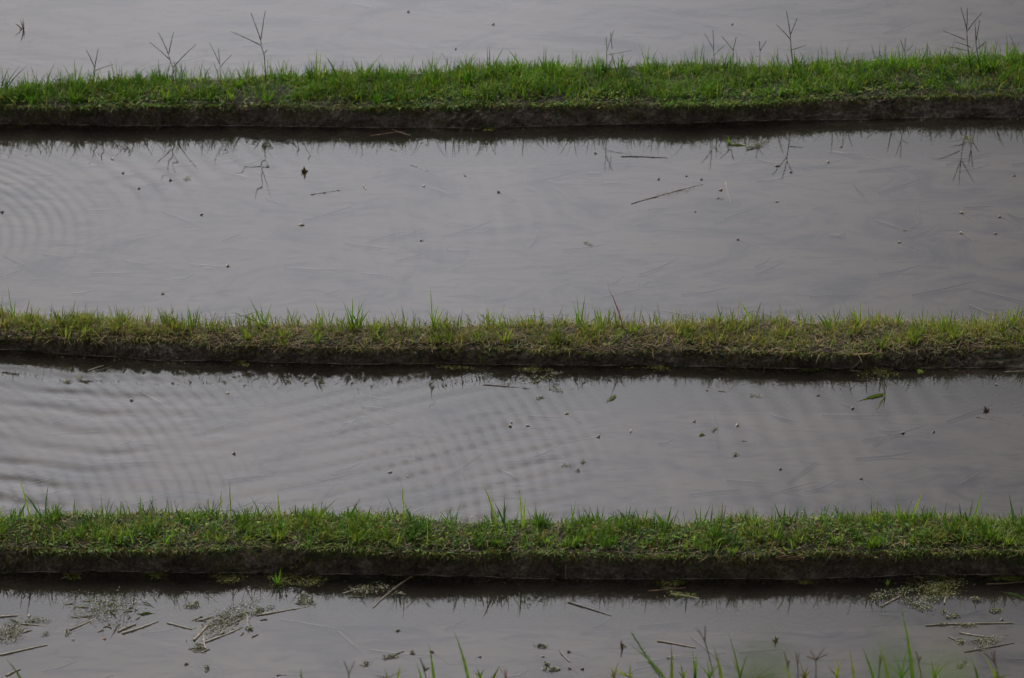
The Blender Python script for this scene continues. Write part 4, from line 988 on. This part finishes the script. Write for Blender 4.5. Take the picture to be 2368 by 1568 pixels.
# dead straws on the mud faces
def onface(nm, label, a, b, r, col, f0=.6, f1=.6):
    B = BANKS[nm]
    def pt(x, y, f):
        p = at(x, y, B['lev'] + B['h'] * f); xx = np.array([p[0]])
        yw, yf = float(B['yw'](xx)[0]), float(B['yf'](xx)[0]); k = max(0, min(1, f)) ** 1.1
        p[1] = yw + (yf - yw) * k - .022; return p
    m = MB(); P = curve_pts(pt(*a, f0), pt(*b, f1), 0, 8)
    m.tube(P + rng.normal(0, .0012, P.shape), np.linspace(r, r * .75, 8), col, 6)
    return tag(m.build('straw', STRAWM, None, P[0]), label, 'straw', 'dead straws caught on the mud faces')
onface('far', 'long brown straw leaning from the far bank face into the water on the right', (2071, 230), (2002, 303), .004, srgb(92, 66, 48), .95, -.1)
onface('middle', 'pale bright straw lying along the top of the middle bank face, right', (1971, 813), (2015, 815), .005, srgb(170, 140, 96), .98, .98)
onface('middle', 'thin straw leaning down the middle bank face below the pale bright straw', (1993, 828), (1965, 858), .003, ST2, .7, 0)
onface('middle', 'short reddish straw stuck upright at the left end of the middle bank', (61, 772), (57, 798), .005, srgb(110, 76, 54), 1.0, .5)
onface('middle', 'grey stub of straw sticking up on the left third of the middle bank', (363, 789), (373, 800), .006, ST2, .95, .7)
onface('middle', 'dark root like straw on the right of middle bank face', (1578, 808), (1612, 806), .006, ST3, .98, .98)
for i, (dy, lb) in enumerate(((0, 'top straw of the small reddish bundle on the nearest bank face'), (4, 'middle straw of the small reddish bundle on the nearest bank face'), (9, 'lowest straw of the small reddish bundle on the nearest bank face'))):
    onface('near', lb, (1793 + 3 * i, 1283 + dy), (1864 - 4 * i, 1285 + dy), .0042, [srgb(120, 84, 62), srgb(132, 98, 70), srgb(98, 70, 52)][i], .88 - .06 * i, .88 - .06 * i)
onface('near', 'bent pale straw hanging on the nearest bank face at the left', (244, 1279), (272, 1300), .003, srgb(140, 130, 80), .8, .5)
onface('near', 'thin upright straw on the nearest bank face, centre right', (1308, 1300), (1308, 1332), .0022, ST2, .6, .08)

# loose scraps of duckweed strung along each waterline, too many and small to count
for nm, lab in (('near', 'specks of green weed strung along the waterline of the nearest bank'), ('middle', 'specks of green weed strung along the waterline of the middle bank'), ('far', 'specks of green weed strung along the waterline of the farthest bank')):
    B = BANKS[nm]; m = MB()
    for i in range({'near': 900, 'middle': 600, 'far': 600}[nm]):
        x = rng.uniform(-3.2, 3.2)
        if patch(np.array([x]), np.array([0.]), 1.3, 4)[0] < rng.uniform(.1, .9): continue
        y = float(B['yw'](np.array([x]))[0]) - .012 - abs(rng.normal(0, .016)); s_ = rng.uniform(.004, .009)
        m.leaf((x, y, B['lev'] + .002), rng.uniform(0, 6.28), rng.uniform(-.1, .4), s_, s_ * .8, np.array(Y3[rng.integers(4)]) * rng.uniform(.7, 1.1))
    tag(m.build('waterline_weed', WEEDM), lab, 'floating weed', None, 'stuff')
# straw litter sunk in the silt
for pn, (ya, yb2), n in (('front', (-3.9, BANKS['near']['yw'](np.array([0.]))[0] - .1), 150), ('mid', (yn + .2, BANKS['middle']['yw'](np.array([0.]))[0] - .1), 110), ('upper', (ym_ + .2, BANKS['far']['yw'](np.array([0.]))[0] - .1), 170), ('top', (yfr + .3, 5.5), 50)):
    m = MB(); z = LEVEL[pn]
    for i in range(int(n * .6)):
        x, y = rng.uniform(-3, 3), rng.uniform(ya, yb2); h_ = rng.normal(.1, .55); L = rng.uniform(.06, .32)
        d = np.array([math.cos(h_) * L / 2, math.sin(h_) * L / 2, 0]); p = np.array([x, y, z - .046]); lift = np.array([0, 0, rng.uniform(0, .03)])
        pale = rng.uniform() < .25
        m.tube([p - d, p + d * .1 + (0, .006, .002), p + d + lift], [.004, .0055, .002], srgb(112, 100, 90) if pale else srgb(66, 63, 63), 5)
    tag(m.build('sunken_straw', STRAWM), 'dim straw litter sunk in the silt of the ' + {'front': 'water in front of the nearest bank', 'mid': 'water between middle and nearest banks', 'upper': 'water between farthest and middle banks', 'top': 'water behind the farthest bank'}[pn], 'straw litter', None, 'stuff')
# low grass on the foot of the hillside, mostly below the frame
n = 9000; P = np.stack([rng.uniform(-3.2, 3.2, n), rng.uniform(-4.6, -3.86, n), np.zeros(n)], 1); P[:, 2] = np.interp(P[:, 1], gy, gz)
v, f, c = blades(P, rng.uniform(0, 6.28, n), rng.uniform(.04, .14, n), rng.uniform(.003, .006, n), np.abs(rng.normal(.2, .3, n)), rng.uniform(.1, .9, n), pick(n, TURF['far']['cols'], TURF['far']['wt']))
tag(mesh_np('grass', v, f, GRASS, None, c), 'low green grass at the foot of the hillside by the front water', 'grass', None, 'stuff')

# ------------------------------------------------------------------ light, sky, camera
SUN_EL, SUN_AZ = R(48), R(-28)         # azimuth from +Y, negative towards the left
sun = bpy.data.lights.new('sun', 'SUN'); sun.energy = 1.5; sun.angle = R(20); sun.color = (1, .96, .9)
so = bpy.data.objects.new('sun', sun); COL.objects.link(so)
dv = Vector((math.sin(SUN_AZ) * math.cos(SUN_EL), math.cos(SUN_AZ) * math.cos(SUN_EL), math.sin(SUN_EL)))
so.rotation_euler = dv.to_track_quat('Z', 'Y').to_euler()

w = bpy.data.worlds.new('World'); scene.world = w; w.use_nodes = True
nt = w.node_tree; nt.nodes.clear(); l = nt.links.new
wo = nt.nodes.new('ShaderNodeOutputWorld'); bg = nt.nodes.new('ShaderNodeBackground'); bg.inputs['Strength'].default_value = .10
sky = nt.nodes.new('ShaderNodeTexSky'); sky.sky_type = 'NISHITA'; sky.sun_disc = False
sky.sun_elevation = SUN_EL; sky.sun_rotation = SUN_AZ; sky.air_density = 1.0; sky.dust_density = 3.0
hs = nt.nodes.new('ShaderNodeHueSaturation'); hs.inputs['Saturation'].default_value = .10; l(sky.outputs[0], hs.inputs['Color'])
tc = nt.nodes.new('ShaderNodeTexCoord')
# overcast: broken soft cloud, thicker to the right
cn = noise_tex(nt, 5.5, 4, .5, tc.outputs['Generated'], .4)
cr = ramp(nt, cn.outputs['Fac'], [(.3, (.80, .82, .885)), (.7, (1.07, 1.05, 1.08))])
sx = nt.nodes.new('ShaderNodeSeparateXYZ'); l(tc.outputs['Generated'], sx.inputs[0])
gr = nt.nodes.new('ShaderNodeMapRange'); gr.interpolation_type = 'SMOOTHSTEP'
pert = nt.nodes.new('ShaderNodeMath'); pert.operation = 'MULTIPLY_ADD'; l(cn.outputs['Fac'], pert.inputs[0]); pert.inputs[1].default_value = .05; l(sx.outputs['X'], pert.inputs[2])
l(pert.outputs[0], gr.inputs['Value'])
gr.inputs['From Min'].default_value = .0; gr.inputs['From Max'].default_value = .17
gr.inputs['To Min'].default_value = 1.0; gr.inputs['To Max'].default_value = .50
mu = nt.nodes.new('ShaderNodeVectorMath'); mu.operation = 'MULTIPLY'; l(hs.outputs[0], mu.inputs[0]); l(cr.outputs[0], mu.inputs[1])
dt = nt.nodes.new('ShaderNodeVectorMath'); dt.operation = 'DOT_PRODUCT'; l(tc.outputs['Generated'], dt.inputs[0]); dt.inputs[1].default_value = (-.04, .905, .425)
gw = nt.nodes.new('ShaderNodeMapRange'); gw.interpolation_type = 'LINEAR'; l(dt.outputs['Value'], gw.inputs['Value'])
gw.inputs['From Min'].default_value = .95; gw.inputs['From Max'].default_value = 1.0; gw.inputs['To Min'].default_value = .9; gw.inputs['To Max'].default_value = 2.35
mu3 = nt.nodes.new('ShaderNodeVectorMath'); mu3.operation = 'SCALE'; l(mu.outputs[0], mu3.inputs[0]); l(gw.outputs[0], mu3.inputs['Scale'])
mu2 = nt.nodes.new('ShaderNodeVectorMath'); mu2.operation = 'SCALE'; l(mu3.outputs[0], mu2.inputs[0]); gl_ = nt.nodes.new('ShaderNodeMapRange'); gl_.interpolation_type = 'SMOOTHSTEP'; l(sx.outputs['X'], gl_.inputs['Value'])
gl_.inputs['From Min'].default_value = -.24; gl_.inputs['From Max'].default_value = .0; gl_.inputs['To Min'].default_value = .55; gl_.inputs['To Max'].default_value = 1.0
gm = nt.nodes.new('ShaderNodeMath'); gm.operation = 'MULTIPLY'; l(gr.outputs[0], gm.inputs[0]); l(gl_.outputs[0], gm.inputs[1])
l(gm.outputs[0], mu2.inputs['Scale'])
l(mu2.outputs[0], bg.inputs['Color']); l(bg.outputs[0], wo.inputs['Surface'])

cam = bpy.data.cameras.new('camera'); co = bpy.data.objects.new('camera', cam); COL.objects.link(co)
co.location = CAM; co.rotation_euler = (math.pi / 2 - PITCH, 0, 0)
cam.sensor_width = 36; cam.lens = 18 / HALF; cam.clip_start = .1; cam.clip_end = 3000
cam.dof.use_dof = True; cam.dof.focus_distance = 21.3; cam.dof.aperture_fstop = 5.6
scene.camera = co
vs = scene.view_settings; vs.view_transform = 'Standard'; vs.look = 'None'; vs.gamma = 1; vs.use_curve_mapping = False
vs.exposure = 0.9
scene.cycles.max_bounces = 8; scene.cycles.transparent_max_bounces = 8
scene.cycles.use_denoising = True
